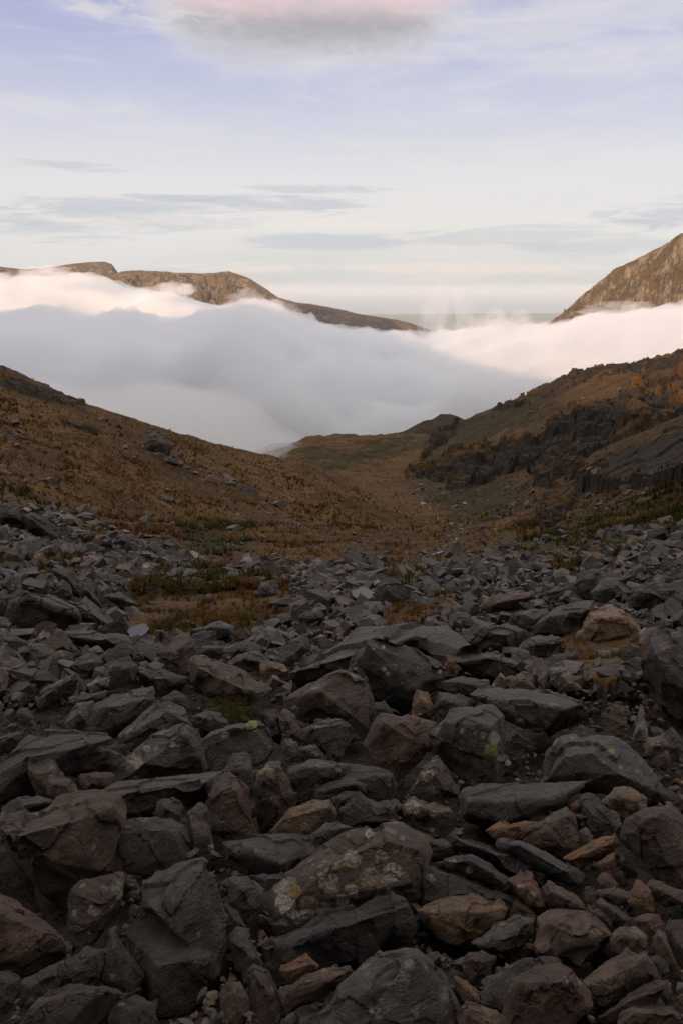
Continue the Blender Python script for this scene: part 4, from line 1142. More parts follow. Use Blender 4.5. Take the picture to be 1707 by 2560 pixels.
 ('E', '135,700 150,655 200,650 235,700 220,760 150,760', '180,690', 'd', .3, ST, 'dark stone above the rust streaked block', 2),
 ('E', '100,870 150,760 190,705,.5 330,710,.8 440,750,.6 410,850 300,960 260,1030 170,960 110,900', '200,745 315,810 260,960,.08', 'q', .2, B, 'rust streaked block with a grey flat top left of the yellow lichen boulder', 1),
 ('E', '1390,480 1420,360 1568,320 1700,330 1700,780 1500,700 1450,600 1400,540', '1440,430 1500,560 1600,600', 'd', .35, B, 'tall black craggy boulder at the right edge', 3),
 ('E', '885,310 960,240,.5 1020,190,.8 1150,195,.9 1200,210,.7 1150,260 1090,340 1000,355 900,335', '960,260 1110,240 1040,330', 'g', .3, B, 'purplish grey boulder left of the craggy brown one in the right middle', 2),
 ('E', '1090,350 1150,250,.4 1220,205,.7 1330,240,.6 1370,330 1350,390 1200,405 1120,375', '1170,270 1290,260 1180,370 1320,340', 't', .5, B, 'craggy brown boulder with a pale sloping top in the right middle', 2),
 ('E', '805,420 870,350,.6 960,345,.7 1020,370,.4 950,435 880,445', '870,390 970,380', 's', .1, B, 'bluish grey boulder left of the mossy pocket', 2),
 ('E', '750,285 820,235 880,225 950,240 880,320 820,305', '830,260 890,270', 's', .2, B, 'rough bluish boulder beside the purplish grey one', 2),
 ('E', '655,215 700,170 800,145 890,135 900,180 800,230 690,235', '720,195 850,170', 'b', .1, B, 'long low brown boulder behind the banded slab', 2),
 ('E', '1062,150 1075,80 1130,30 1180,50 1175,110 1150,180 1090,185', '1090,100 1150,80 1110,160', 's', .2, B, 'upright blue grey block in the right middle', 1),
 ('E', '1265,90 1380,5,.6 1400,40 1360,110 1300,125', '1290,90 1370,50', 's', .2, SL, 'bright tilted slab right of the upright blue grey block', 1),
 ('E', '1310,180 1350,110 1420,90 1520,130 1530,170 1450,225 1340,215', '1370,150 1470,150', 'g', .25, B, 'grey knobbly boulder near the right edge of the middle band', 2),
 ('E', '1140,150 1200,90,.6 1270,85,.6 1295,130 1270,190 1200,205', '1190,140 1260,120', 'g', .2, B, 'grey block between the upright one and the knobbly one', 1),
 ('E', '935,150 1000,115 1060,110 1060,180 990,190', '1000,140', 'g', .1, B, 'flat topped dark block left of the upright blue grey one', 1),
 ('E', '945,500 1010,475 1040,500 1100,590 1000,600 960,555', '1000,510 1040,560', 'p', .2, ST, 'pale grey angular stone above the massive rough slab', 1),
 ('E', '1025,430 1035,365 1080,400 1100,460 1050,480', '1055,410', 'b', .3, ST, 'brown upright stone at the edge of the mossy pocket', 1),
 ('E', '1335,820 1350,770 1370,690 1385,690 1408,790 1400,830', '1365,770', 'p', .5, ST, 'thin pale upright stone among pebbles near the right edge', 1),
 ('E', '1188,740 1200,690 1260,665 1310,690 1310,760 1240,780', '1240,700', 'b', .15, ST, 'brown rounded stone right of the massive rough slab', 2),
 ('E', '1390,870 1400,810 1470,800 1505,850 1500,930 1420,945', '1420,850 1470,850', 'k', .2, B, 'pink boulder near the right edge above the very wide rough boulder', 2),
 ('E', '155,140 210,90 290,85 310,170 260,250 170,225', '210,130 260,180', 'd', .1, B, 'dark upright block at the back of the block field centre', 2),
 # --- middle band, left
 ('D', '10,300 60,200 80,125,.5 180,150,.5 350,225,.5 372,300 300,335 240,330 120,310', '130,150 200,215 345,245 150,280,.1', 'd', .2, B, 'broad dark boulder with a bright straight upper edge on the left', 2),
 ('D', '320,190,.5 400,170,.7 500,240,.6 560,300,.4 590,330 440,330 370,295', '375,215 490,290 ', 's', .15, SL, 'bright striated slab right of the broad dark boulder', 1),
 ('D', '370,100 385,100 450,180 470,220 410,185 370,150', '400,140', 's', .1, SL, 'narrow bright slab behind the striated one', 1),
 ('D', '148,110 180,65 240,58 252,160 190,165', '190,100 220,130', 'g', .3, B, 'rounded grey boulder behind the broad dark one on the left', 2),
 ('D', '250,110 290,88 320,120 337,160 300,195 262,170', '290,130', 'g', .2, ST, 'egg shaped boulder between two larger grey ones on the left', 2),
 ('D', '240,48 330,40 370,110 380,185 330,150 270,90', '310,80 345,130', 's', .2, B, 'tall slanting boulder behind the egg shaped one', 2),
 ('D', '480,165 540,145 600,180 660,220 560,215', '550,175', 's', .1, SL, 'lone slate slab on the path at the upper left', 2),
 ('D', '300,335,.6 450,330,.8 580,345,.6 612,390 550,430 420,412 330,372', '340,350 540,370 540,420,.1', 'g', .2, SL, 'flat grey slab with a lichen dotted edge left of the puddle', 1),
 ('D', '240,360 265,308 300,330 370,430 320,445 250,400', '280,360', 'b', .4, B, 'cone shaped boulder in front of the flat lichen dotted slab', 1),
 ('D', '100,420 130,378 200,385 250,420 240,470 160,500', '150,415 210,430', 'g', .3, B, 'mottled grey boulder left of the cone shaped one', 3),
 ('D', '205,450 280,405 340,440 330,480 240,485', '280,440', 'g', .3, B, 'low boulder with a pale crest below the cone shaped one', 2),
 ('D', '318,480 360,450 430,418 468,470 440,530 380,558', '370,480 430,460', 'g', .2, B, 'leaning dark grey boulder right of the low crest one', 2),
 ('D', '460,520 500,465 590,445 625,480 600,560 500,585', '520,500 590,490', 'g', .15, B, 'wide cracked grey boulder left of the peaked centre left boulder', 2),
 ('D', '720,420 770,370 860,335 900,400 890,470 870,560 780,560 740,470', '790,420 850,400 830,510', 'b', .3, B, 'peaked brown boulder standing behind the long wedge slab', 2),
 ('D', '870,455 890,430,.5 1000,460,.7 1130,520,.6 1225,590,.4 1200,612 1140,655 1000,640 890,590', '905,490 1040,560 1150,605 960,610,.1', 'b', .25, B, 'long wedge boulder with a bright striped top left of centre', 1),
 ('D', '155,640 200,590 340,520 347,550 250,640 190,682', '220,610 310,550', 'g', .3, SL, 'tilted grey slab rising from the brown grass at left', 1),
 ('D', '290,750 350,660 420,650 430,790 380,805 320,800/410,690 520,620,.6 690,580,.7 692,640,.4 620,740 530,800 430,785', '360,700/500,670 650,640 540,750', 'g', .35, B, 'broad two part grey boulder left of the peaked ribbed one', 2),
 ('D', '700,650 800,590 850,620 855,680 760,695', '800,630', 'd', .1, B, 'dark block behind the ribbed grey boulder', 2),
 ('D', '385,580 440,540 500,535 490,575 420,600', '440,560', 'p', .5, ST, 'small pale lichened stone above the brown flat one at left', 1),
 ('D', '310,650 360,620 490,595 470,630 380,665', '400,630', 'b', .2, SL, 'brown flat slab beside the tilted grey one', 1),
 ('D', '690,540 740,500 800,530 870,540 860,600 780,590', '760,540', 's', .1, B, 'blue grey block at the foot of the peaked brown boulder', 2),
 ('D', '600,500 640,485 700,510 720,560 650,545', '650,515', 's', .1, ST, 'slate stone between the cracked boulder and the peaked one', 1),
 ('D', '860,710 930,688 1000,700 1050,750 960,785 890,755', '940,720', 'g', .1, SL, 'grey slab left of the dark heather clump', 2),
 ('D', '1200,700 1215,680 1260,678 1290,760 1290,850 1240,820', '1240,730', 'd', .1, B, 'dark upright rock right of the dark heather clump', 2),
 ('D', '1262,720 1300,678 1350,720 1385,820 1330,860 1290,800', '1310,730 1330,800', 'b', .2, B, 'brown upright rock beside the dark upright one', 2),
 ('D', '1240,460 1290,390 1390,335 1412,400 1340,470 1300,482', '1300,420 1370,400', 'g', .1, B, 'striped grey boulder left of the largest pale slab', 2),
 ('D', '1045,480 1090,430 1180,420 1240,450 1200,500 1100,505', '1120,450 1180,460', 'g', .1, B, 'rounded brownish boulder left of the striped grey one', 2),
 ('D', '1190,480 1210,460 1310,465 1312,500 1260,525 1195,515', '1240,485', 't', .15, SL, 'tan flat stone in front of the striped grey boulder', 2),
 ('D', '1020,420 1040,395,.5 1120,362,.6 1190,390 1200,420 1060,450', '1080,410', 's', .1, B, 'bright topped block behind the rounded brownish boulder', 1),
 ('D', '890,395 960,390 1045,400 1000,430 910,430', '960,405', 's', .05, SL, 'thin flat slab right of the puddle', 1),
 ('D', '880,325 1000,278 1060,300 1110,330 1000,350', '990,300', 's', .1, B, 'triangular grey boulder right of the puddle at the back', 2),
 ('D', '1160,160 1190,105 1250,95 1285,160 1270,200 1200,190', '1200,130 1250,150', 'g', .1, B, 'dark squarish boulder beside the footpath', 2),
 ('D', '1350,260 1380,235 1470,240 1480,270 1400,290', '1410,255', 'd', .1, B, 'low dark boulder behind the striped grey one', 2),
 ('D', '70,700 90,675 130,680 157,720 150,755 100,750', '110,700', 'g', .4, ST, 'lone grey stone in the brown grass at the left edge', 2),
 ('D', '-40,180 0,155 50,165 45,230 0,270 -40,260', '10,190', 'd', .2, B, 'dark boulder cut by the left edge in the middle band', 2),
 ('D', '-40,370 0,345 80,350 130,380 90,430 0,430', '40,370', 'd', .1, SL, 'low dark slab at the left edge beneath the broad dark boulder', 2),
 ('D', '-40,830 60,790 120,780 100,830 40,870 -40,900', '40,810', 'd', .1, B, 'dark boulder at the left edge below the brown grass', 2),
 # --- slopes
 ('F', '655,470 680,430 720,415 765,440 786,490 762,540 700,545 660,515', '700,450 740,470 720,520', 'b', .3, B, 'lone round topped boulder standing on the left grassy slope', 2),
 ('F', '725,545 750,525 800,545 825,570 760,575', '760,550', 'd', .1, SL, 'flat rock at the foot of the lone slope boulder', 2),
 ('F', '-20,780 30,745 90,760 130,850 60,880 -20,870', '40,790 90,820', 'd', .1, B, 'big dark boulder above the grass at the left edge', 3),
 ('F', '108,800 160,785 220,820 260,890 200,930 130,880', '150,820 210,870', 'd', .1, B, 'rounded dark boulder right of the big one at the left edge', 3),
 ('F', '-20,960 20,935 70,955 112,990 100,1035 0,1040', '40,970', 'b', .1, B, 'brown block sitting in the grass at the left edge', 2),
 ('F', '1090,1020 1105,985 1135,972 1160,1010 1155,1045 1110,1050', '1120,1000 1140,1030', 'p', .95, B, 'white quartz splashed boulder at the foot of the left slope', 2),
 ('F', '515,930 540,890 600,885 622,930 570,962', '560,910', 'g', .1, B, 'grey boulder left of the flat pale slab at the scree top', 2),
 ('F', '600,892 650,885 750,890 740,905 640,908', '670,893', 's', .1, SL, 'long pale flat slab on the edge of the left scree', 1),
 ('F', '755,910 800,905 850,960 800,950', '800,925', 'g', .1, SL, 'dark tilted slab at the right end of the flat pale one', 1),
 ('F', '360,890 400,868 438,880 435,925 380,930', '400,890', 'b', .1, B, 'brown round boulder in the upper left scree', 2),
 ('F', '480,980 520,965 560,985 585,1025 520,1035', '520,990', 'b', .1, B, 'brown boulder low in the upper left scree', 2),
 ('G', '802,1075 812,1048 830,1043 842,1065 838,1085 810,1088', '820,1060', 'p', .2, ST, 'small cream coloured stone where the scree meets the right grass', 2),
 ('G', '710,950 730,925 790,918 830,940 780,965 730,968', '760,935', 'd', .1, B, 'dark boulder at the lower end of the right grass slope', 2),
 ('G', '1320,1000 1380,965 1450,985 1400,1010 1340,1015', '1380,985', 's', .2, SL, 'bright slab on the upper right scree', 1),
 ('G', '1450,940 1500,910 1600,910 1620,960 1560,1000 1480,990', '1500,940 1560,950', 'g', .1, B, 'big dark boulder at the right edge of the upper scree', 2),
]
for h in HEROES:
    hero(*h)

# ------------------------------------------------------------------ loose stones, scree, crags
def scree_material():
    """the same schist for joined stones: tint from a vertex colour, texture in world space"""
    m, N = new_mat('scree_rock')
    pos = N('ShaderNodeNewGeometry').outputs['Position']
    a = N('ShaderNodeAttribute', attribute_name='tint')
    cam_scale = N('ShaderNodeAttribute', attribute_name='size').outputs['Fac']
    v = N('ShaderNodeVectorMath', {0: pos, 3: N.math('DIVIDE', 1.0, N.math('MAXIMUM', cam_scale, 0.05))}, operation='SCALE').outputs[0]
    n1 = N.noise(v, 1.8, 6, 0.68).outputs[0]
    n2 = N.noise(N.scaled(v, (1, 1, 4), (0.4, 0.3, 0)), 3.0, 5, 0.65, 0.6).outputs[0]
    big = N.noise(pos, 0.35, 3, 0.6).outputs[0]
    t = a.outputs['Color']
    c = N.mix(N.ramp(n1, 0.28, 0.75), N.mix(1.0, t, (0.45, 0.43, 0.42), 'MULTIPLY'), N.mix(1.0, t, (1.6, 1.55, 1.5), 'MULTIPLY'))
    c = N.mix(N.ramp(n2, 0.5, 0.7, 0.0, 0.35), c, (0.070, 0.040, 0.022))
    c = N.mix(N.ramp(n1, 0.66, 0.76, 0.0, 0.45), c, (0.17, 0.15, 0.13))
    h = N.math('MULTIPLY', N.math('ADD', n1, N.math('MULTIPLY', n2, 0.9)), N.math('MULTIPLY', cam_scale, 0.10))
    b = N('ShaderNodeBump', {'Strength': 0.9, 'Distance': 1.0, 'Height': h})
    finish(N, c, 0.66, b.outputs[0], 0.45)
    return m


MAT_SCREE = scree_material()
RNG = np.random.default_rng(20240)


def hull_proto(rng, shape, cuts=4, npts=9):
    """a broken block: convex hull with knocked-off corners; triangles, unit size"""
    bm = bmesh.new()
    if shape == 'block':
        base = np.array([(x, y, z) for x in (-1, 1) for y in (-1, 1) for z in (-1, 1)], float) * 0.5
        base += rng.normal(0, 0.09, base.shape)
    else:
        base = rng.normal(0, 1, (npts + 4, 3)); base /= np.linalg.norm(base, axis=1)[:, None]; base *= 0.5 * rng.uniform(0.8, 1.1, (len(base), 1))
    vs = [bm.verts.new(p) for p in base]
    r = bmesh.ops.convex_hull(bm, input=vs)
    junk = [v for v in bm.verts if not v.link_faces]
    bmesh.ops.delete(bm, geom=junk, context='VERTS')
    for _ in range(cuts):
        co = np.array([v.co[:] for v in bm.verts]); p = co[rng.integers(len(co))]
        n = p / (np.linalg.norm(p) + 1e-9) + rng.normal(0, 0.35, 3); n /= np.linalg.norm(n)
        o = p - n * rng.uniform(0.04, 0.16)
        if ((co - o) @ n < 0).sum() < 6: continue
        g = bmesh.ops.bisect_plane(bm, geom=bm.verts[:] + bm.edges[:] + bm.faces[:], plane_co=Vector(o), plane_no=Vector(n), clear_outer=True)
        ed = [e for e in g['geom_cut'] if isinstance(e, bmesh.types.BMEdge)]
        if ed: bmesh.ops.contextual_create(bm, geom=ed)
    bmesh.ops.triangulate(bm, faces=bm.faces[:])
    bmesh.ops.recalc_face_normals(bm, faces=bm.faces[:])
    bm.verts.ensure_lookup_table()
    V = np.array([v.co[:] for v in bm.verts]); F = np.array([[v.index for v in f.verts] for f in bm.faces])
    bm.free()
    return V, F


_pr = np.random.default_rng(77)
PROTOS = [hull_proto(_pr, 'block' if i % 2 else 'lump', 4 + i % 4) for i in range(18)]


def rot_mats(yaw, pitch, roll):
    cy, sy, cp, sp, cr, sr = np.cos(yaw), np.sin(yaw), np.cos(pitch), np.sin(pitch), np.cos(roll), np.sin(roll)
    n = len(yaw); R = np.zeros((n, 3, 3))
    R[:, 0, 0] = cy * cp; R[:, 0, 1] = cy * sp * sr - sy * cr; R[:, 0, 2] = cy * sp * cr + sy * sr
    R[:, 1, 0] = sy * cp; R[:, 1, 1] = sy * sp * sr + cy * cr; R[:, 1, 2] = sy * sp * cr - cy * sr
    R[:, 2, 0] = -sp; R[:, 2, 1] = cp * sr; R[:, 2, 2] = cp * cr
    return R


def joined(name, pos, scale3, R, tint, mat, protos=None):
    """many stones as one mesh"""
    protos = protos or PROTOS
    which = RNG.integers(0, len(protos), len(pos))
    Vs, Fs, Ts, Ss, base = [], [], [], [], 0
    for k, (PV, PF) in enumerate(protos):
        s = np.nonzero(which == k)[0]
        if not len(s): continue
        v = PV[None] * scale3[s][:, None, :]
        v = np.einsum('nij,nkj->nki', R[s], v) + pos[s][:, None, :]
        f = PF[None] + (np.arange(len(s)) * len(PV))[:, None, None] + base
        Vs.append(v.reshape(-1, 3)); Fs.append(f.reshape(-1, 3)); base += len(s) * len(PV)
        Ts.append(np.repeat(tint[s], len(PV), 0)); Ss.append(np.repeat(scale3[s].max(1), len(PV)))
    return link_mesh(name, np.concatenate(Vs), np.concatenate(Fs), mat, False, attrs={'tint': np.concatenate(Ts), 'size': np.concatenate(Ss)})


LUMPS = [hull_proto(_pr, 'lump', 5 + i % 4, 11) for i in range(12)]
TINTS = np.array([TINT[k] for k in 'gggssddbbbttrkkop'])
TW_NEAR = np.array([3, 3, 2, 2, 2, 2, 2, 3, 3, 2, 1.0, .6, 1.0, 1.2, 1, .35, .25])
TW_FAR = np.array([5, 5, 4, 5, 5, 3, 3, 1.5, 1, 1, .5, .3, .3, .4, .4, .05, .5])


def tints(n, w, warm=None):
    k = RNG.choice(len(TINTS), n, p=w / w.sum())
    return TINTS[k] * RNG.uniform(0.75, 1.3, (n, 1))


def screen_scatter(n, y0, y1, x0=-60, x1=1767):
    """ground points spread evenly over the picture between two rows, through the smooth surface"""
    px = RNG.uniform(x0, x1, n); py = RNG.uniform(y0, y1, n)
    d = ray(px, py)
    t = np.exp(np.linspace(math.log(3.5), math.log(420), 260))
    s = np.full(n, np.nan)
    P = d[:, None, :2] * t[None, :, None]
    g = d[:, None, 2] * t[None] - smooth_height(P[..., 0].ravel(), P[..., 1].ravel()).reshape(n, -1)
    k = np.argmax(g < 0, 1)
    ok = (g[np.arange(n), k] < 0) & (k > 0)
    k = np.maximum(k, 1); i = np.arange(n)
    f = g[i, k - 1] / (g[i, k - 1] - g[i, k] + 1e-9)
    s = t[k - 1] + (t[k] - t[k - 1]) * f
    return d[ok] * s[ok][:, None], s[ok], px[ok], py[ok]


HP = [(np.array(p), D) for p, D in HERO_POLYS]


def in_hero(px, py, s, grow=1.0):
    r = np.zeros(len(px), bool)
    for p, D in HP:
        c = p.mean(0)
        r |= inside(c + (p - c) * grow, px, py) & (s < D * 1.35)
    return r


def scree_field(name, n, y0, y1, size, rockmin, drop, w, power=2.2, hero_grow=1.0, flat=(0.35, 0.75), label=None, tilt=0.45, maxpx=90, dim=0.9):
    P, s, px, py = screen_scatter(n, y0, y1)
    g, gr, rk = cover_of(P)
    keep = RNG.uniform(0, 1, len(P)) < np.clip((rk - rockmin) / (1 - rockmin), 0, 1)
    keep &= ~in_hero(px, py, s, hero_grow)
    if y1 < 1400:
        keep &= crag_mask(P[:, 0], P[:, 1], P[:, 2], SLABS + CRAGS) < 0.5
    P, s, px, py = P[keep], s[keep], px[keep], py[keep]
    n = len(P)
    u = RNG.uniform(0, 1, n)
    sz = size[0] * (size[1] / size[0]) ** (u ** power)
    sz = sz * (0.75 + 0.75 * np.clip(fbm(p2(P[:, 0], P[:, 1], 0.22), 3, 71), -0.6, 0.8))
    sz = np.minimum(sz, maxpx * s / FPX)
    P[:, 2] = height(P[:, 0], P[:, 1]) - drop * RNG.uniform(0.2, 1.0, n) + sz * 0.12
    sc = np.stack([sz, sz * RNG.uniform(0.5, 0.95, n), sz * RNG.uniform(flat[0], flat[1], n)], -1)
    R = rot_mats(RNG.uniform(0, 6.283, n), RNG.normal(0, tilt, n), RNG.normal(0, tilt, n))
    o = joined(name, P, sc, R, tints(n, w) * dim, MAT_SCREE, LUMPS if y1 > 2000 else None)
    tag(o, label, 'scree', kind='stuff')
    return o


def wpoly(p):
    return np.array(p, float)


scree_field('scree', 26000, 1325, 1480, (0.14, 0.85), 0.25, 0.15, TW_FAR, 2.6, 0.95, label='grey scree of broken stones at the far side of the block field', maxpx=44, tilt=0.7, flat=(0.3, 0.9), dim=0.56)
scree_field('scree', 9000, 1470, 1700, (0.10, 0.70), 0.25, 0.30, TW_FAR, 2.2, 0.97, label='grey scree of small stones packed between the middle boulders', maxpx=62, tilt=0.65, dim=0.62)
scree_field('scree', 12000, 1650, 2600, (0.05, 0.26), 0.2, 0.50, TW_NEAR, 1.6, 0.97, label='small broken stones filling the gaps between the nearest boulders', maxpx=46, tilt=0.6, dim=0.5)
scree_field('scree', 16000, 890, 1345, (0.25, 1.5), 0.30, 0.25, TW_FAR, 2.6, 1.0, label='loose rocks strewn over the grassy slopes', maxpx=34)
scree_field('scree', 9000, 930, 1330, (0.3, 1.3), -0.12, 0.2, TW_FAR, 3.0, 1.0, label='scattered single stones in the moor grass', maxpx=24)


# ---- single stones between the boulders: copies of a few weathered prototypes
def rock_protos():
    out = []
    rng = np.random.default_rng(5)
    for i in range(12):
        V, F = PROTOS[i % len(PROTOS)]
        V2, Nn, F2 = remeshed('stone', [V * np.array([1, .8, .55])], 0.022)
        V2 = weather(V2, Nn, 1.0, 300 + i, 1.0)
        me = link_mesh('stone', V2, F2, MAT_ROCK, True)
        out.append(me)
    return out


def nick(label):
    for w in (' between ', ' right of ', ' left of ', ' at the ', ' with ', ' in the ', ' in front', ' behind ', ' under ', ' above ', ' beside ', ' leaning ', ' lying ', ' resting ', ' near ', ' below ', ' wedged ',
              ' directly ', ' just ', ' covered ', ' bearing ', ' tucked ', ' emerging ', ' squeezed ', ' on its', ' on the', ' standing', ' perched', ' jammed', ' touching', ' sunk', ' cut ', ' rising', ' among', ' sitting', ' where', ' on ', ' running', ' around'):
        k = label.find(w)
        if k > 0: label = label[:k]
    return label


def single_stones(total):
    protos = rock_protos()
    P, s, px, py = screen_scatter(5200, 1385, 2590, -20, 1727)
    g, gr, rk = cover_of(P)
    ok = (rk > 0.5) & ~in_hero(px, py, s, 0.97)
    P, s, px, py = P[ok], s[ok], px[ok], py[ok]
    taken = []
    names = {}
    for h in HERO_INFO:
        names.setdefault(nick(h[3]['label']), []).append(h)
    uniq = [(k, v[0]) for k, v in names.items() if len(v) == 1 and 2 <= len(k.split()) <= 9]
    hx = np.array([v[0] for _, v in uniq]); hy = np.array([v[1] for _, v in uniq])
    used = set()
    colour = {'g': 'grey', 's': 'slate grey', 'd': 'dark', 'b': 'brown', 't': 'tan', 'r': 'reddish', 'k': 'pinkish', 'm': 'maroon', 'o': 'orange brown', 'p': 'pale'}
    keys = list('gggssdddbbbbtrkkm')
    n = 0
    for i in range(len(P)):
        if n >= total: break
        want = RNG.uniform(34, 120) if py[i] > 1750 else RNG.uniform(26, 70)
        if any((px[i] - a) ** 2 + ((py[i] - b) * 1.3) ** 2 < (0.42 * (want + w)) ** 2 for a, b, w in taken): continue
        sz = want * s[i] / FPX
        k = keys[RNG.integers(len(keys))]
        if py[i] < 1700 and k in 'rkmt' and RNG.uniform() < .7: k = 's'
        d = (hx - px[i]) ** 2 + (hy - py[i]) ** 2
        lab = None
        for j in np.argsort(d)[:5]:
            dx, dy = px[i] - hx[j], py[i] - hy[j]
            rel = ('left of' if dx < 0 else 'right of') if abs(dx) > abs(dy) * 1.1 else ('behind' if dy < 0 else 'in front of')
            for size_word in (('small ' if want < 60 else 'medium ') ,):
                cand = '%s%s %s %s the %s' % (size_word, colour[k], 'stone' if want < 60 else 'rock', rel, uniq[j][0])
                if cand not in used and len(cand.split()) <= 16: lab = cand; break
            if lab: break
        if not lab: continue
        used.add(lab); taken.append((px[i], py[i], want))
        src = protos[int(RNG.integers(len(protos)))]
        o = src.copy()
        o.name = 'stone'
        COL.objects.link(o)
        z = smooth_height(P[i:i + 1, 0], P[i:i + 1, 1])[0] - RNG.uniform(0.15, 0.6) * sz - (0.12 if s[i] < 12 else 0.04)
        o.location = (P[i, 0], P[i, 1], z)
        o.rotation_euler = (RNG.normal(0, 0.55), RNG.normal(0, 0.55), RNG.uniform(0, 6.28))
        o.scale = (sz * RNG.uniform(.95, 1.35), sz * RNG.uniform(.8, 1.2), sz * RNG.uniform(.8, 1.5))
        t = np.array(TINT[k]) * RNG.uniform(.8, 1.2)
        o.color = (*t, 1)
        o['lichen'] = float(RNG.uniform(0, .5)); o['grain'] = float(max(sz, .15)) * 1.0
        tag(o, lab, 'stone', 'loose stones between the boulders')
        n += 1
    for p in protos:
        bpy.data.objects.remove(p)
    return n


N_SINGLE = single_stones(300 - len(HEROES))
print('single stones', N_SINGLE, 'heroes', len(HEROES))


# ------------------------------------------------------------------ moor grass
def grass_material():
    m, N = new_mat('moor_grass')
    c = N('ShaderNodeAttribute', attribute_name='tint').outputs['Color']
    d = N('ShaderNodeBsdfDiffuse', {'Color': c})
    t = N('ShaderNodeBsdfTranslucent', {'Color': c})
    s = N('ShaderNodeMixShader', {0: 0.25, 1: d, 2: t})
    N('ShaderNodeOutputMaterial', {'Surface': s})
    return m


MAT_GRASS = grass_material()


def tufts(name, P, size, blades, tint, label, spread=0.55, wide=0.05, segs=2):
    n = len(P); m = n * blades
    base = np.repeat(P, blades, 0); S = np.repeat(size, blades)
    a = RNG.uniform(0, 6.283, m); lean = RNG.uniform(0.1, 1.0, m) ** 0.8 * spread * 1.6
    L = S * RNG.uniform(0.6, 1.15, m)
    root = base + np.stack([np.cos(a), np.sin(a), 0 * a], -1) * (S * 0.22 * RNG.uniform(0, 1, m))[:, None]
    side = np.stack([-np.sin(a), np.cos(a), 0 * a], -1) * (S * wide)[:, None]
    out = np.stack([np.cos(a), np.sin(a), 0 * a], -1)
    up = np.array([0, 0, 1.0])
    p1 = root + (out * (lean * 0.30)[:, None] + up * 0.60) * L[:, None]
    p2_ = root + (out * (lean * 0.95)[:, None] + up * (0.95 - 0.45 * lean)[:, None]) * L[:, None]
    V = np.stack([root - side, root + side, p1 + side * 0.8, p1 - side * 0.8, p2_ + side * 0.12, p2_ - side * 0.12], 1).reshape(-1, 3)
    b = np.arange(m)[:, None] * 6
    F = np.concatenate([b + np.array([[0, 1, 2, 3]]), b + np.array([[3, 2, 4, 5]])])
    T = np.repeat(np.repeat(tint, blades, 0) * RNG.uniform(0.65, 1.35, (m, 1)), 6, 0)
    o = link_mesh(name, V, F, MAT_GRASS, None, attrs={'tint': T})
    tag(o, label, 'grass', kind='stuff')
    return o


def moor_grass(n, y0, y1, size, blades, label, near=False, rockmax=0.5):
    P, s, px, py = screen_scatter(n, y0, y1)
    g, gr, rk = cover_of(P)
    patch = fbm(p2(P[:, 0], P[:, 1], 0.16), 3, 55)
    fine = fbm(p2(P[:, 0], P[:, 1], 0.7), 2, 56)
    k = (rk + 0.25 * fine < rockmax) & (RNG.uniform(0, 1, len(P)) < 0.70 + fine * 0.9 + patch * 0.5) & ~in_hero(px, py, s, 0.9)
    P, s, gr, patch, fine = P[k], s[k], gr[k], patch[k], fine[k]
    P[:, 2] = height(P[:, 0], P[:, 1]) - 0.03 - rubble_depth(rk[k], P[:, 0], P[:, 1])
    straw = np.array([0.205, 0.124, 0.052]); rust = np.array([0.115, 0.054, 0.020]); green = np.array([0.046, 0.040, 0.012]); dark = np.array([0.026, 0.017, 0.009])
    wide_ = fbm(p2(P[:, 0], P[:, 1], 0.045), 3, 57)
    w = smooth01(patch + wide_ * 0.7, -0.15, 0.35)[:, None]
    t = straw * w + rust * (1 - w)
    gmask = smooth01(gr + patch * -0.5 - wide_ * 0.35 + RNG.normal(0, .08, len(P)), 0.30, 0.55)[:, None]
    t = t * (1 - gmask) + green * gmask
    dmask = smooth01(fine + 0.5 * wide_ + RNG.normal(0, .12, len(P)), 0.22, 0.45)[:, None] * 0.65
    t = t * (1 - dmask) + dark * dmask
    sz = size * RNG.uniform(0.6, 1.35, len(P)) * np.clip(0.95 + 0.9 * fbm(p2(P[:, 0], P[:, 1], 0.33), 3, 58), 0.35, 1.7)
    return tufts('grass', P, sz, blades, t, label, wide=0.06 if not near else 0.03)


moor_grass(34000, 900, 1340, 0.36, 9, 'tawny tussock grass covering the valley sides')
moor_grass(16000, 1300, 1480, 0.30, 10, 'brown grass tufts growing among the far scree')
moor_grass(26000, 1390, 1860, 0.17, 16, 'rusty grass in pockets between the boulders', True)


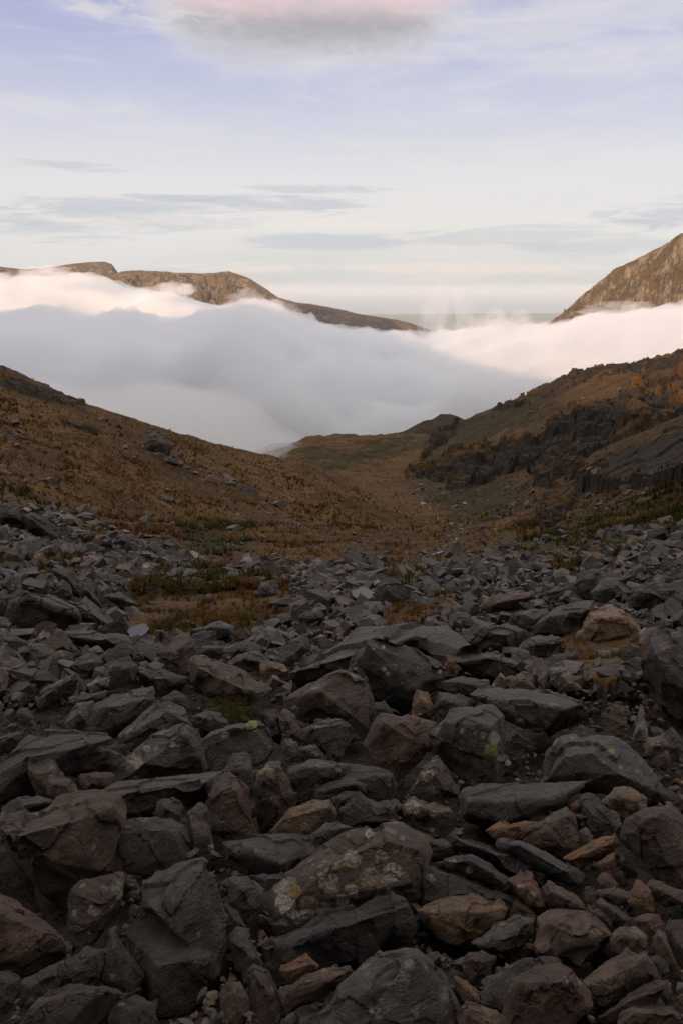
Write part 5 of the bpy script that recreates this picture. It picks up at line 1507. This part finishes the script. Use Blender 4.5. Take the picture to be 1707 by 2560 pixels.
# ------------------------------------------------------------------ water lying in the gully
def water():
    m, N = new_mat('water')
    pos = N('ShaderNodeNewGeometry').outputs['Position']
    b = N('ShaderNodeBump', {'Strength': 0.25, 'Distance': 0.05, 'Height': N.noise(pos, 3.0, 3).outputs[0]})
    finish(N, (0.035, 0.032, 0.028), 0.25, b.outputs[0], 0.35)
    def pool(name, px, py, rx, ry, lift=0.10, seed=0):
        c, s = at(px, py)
        a = np.linspace(0, 2 * math.pi, 40, endpoint=False)
        wob = 1 + 0.35 * vnoise(np.stack([np.cos(a) * 1.6, np.sin(a) * 1.6, a * 0 + seed * 3.3], -1), 5)
        V = np.stack([c.x + np.cos(a) * rx * wob, c.y + np.sin(a) * ry * wob, np.full(40, c.z + lift)], -1)
        V = np.concatenate([V, [[c.x, c.y, c.z + lift]]])
        F = np.array([[i, (i + 1) % 40, 40] for i in range(40)])
        tag(link_mesh(name, V, F, m, True), kind='structure')
    pool('puddle', 348, 1592, 0.18, 0.30, 0.12, 1)
    pool('puddle', 905, 1493, 0.28, 0.42, 0.10, 2)
    pool('pool', 1056, 1260, 0.45, 0.7, 0.15, 3)
    pool('pool', 1161, 1260, 0.3, 0.5, 0.15, 4)
    pts = [(1040, 1240), (1055, 1258), (1066, 1270), (1080, 1282), (1086, 1293), (1102, 1302), (1125, 1310), (1145, 1320), (1153, 1336), (1135, 1352), (1118, 1366), (1095, 1382), (1083, 1392)]
    C = []
    for i in range(len(pts) - 1):
        for f in np.linspace(0, 1, 9)[:-1]:
            a_, b_ = pts[i], pts[i + 1]
            C.append(at(a_[0] + (b_[0] - a_[0]) * f + 7 * math.sin(len(C) * 0.45) + 2 * math.sin(len(C) * 1.3), a_[1] + (b_[1] - a_[1]) * f)[0])
    C = np.array([tuple(c) for c in C])
    T = np.gradient(C, axis=0); Sd = np.stack([-T[:, 1], T[:, 0], T[:, 0] * 0], -1); Sd /= np.linalg.norm(Sd, axis=1)[:, None] + 1e-9
    wd = np.clip(0.01 + 0.13 * vnoise(np.stack([np.arange(len(C)) * 0.31] * 3, -1), 9), 0.01, 1)
    V = np.concatenate([C - Sd * wd[:, None], C + Sd * wd[:, None]]) + np.array([0, 0, 0.06])
    n = len(C); F = np.stack([np.arange(n - 1), np.arange(1, n), np.arange(1, n) + n, np.arange(n - 1) + n], -1)
    tag(link_mesh('stream', V, F, m, True), kind='structure')


water()
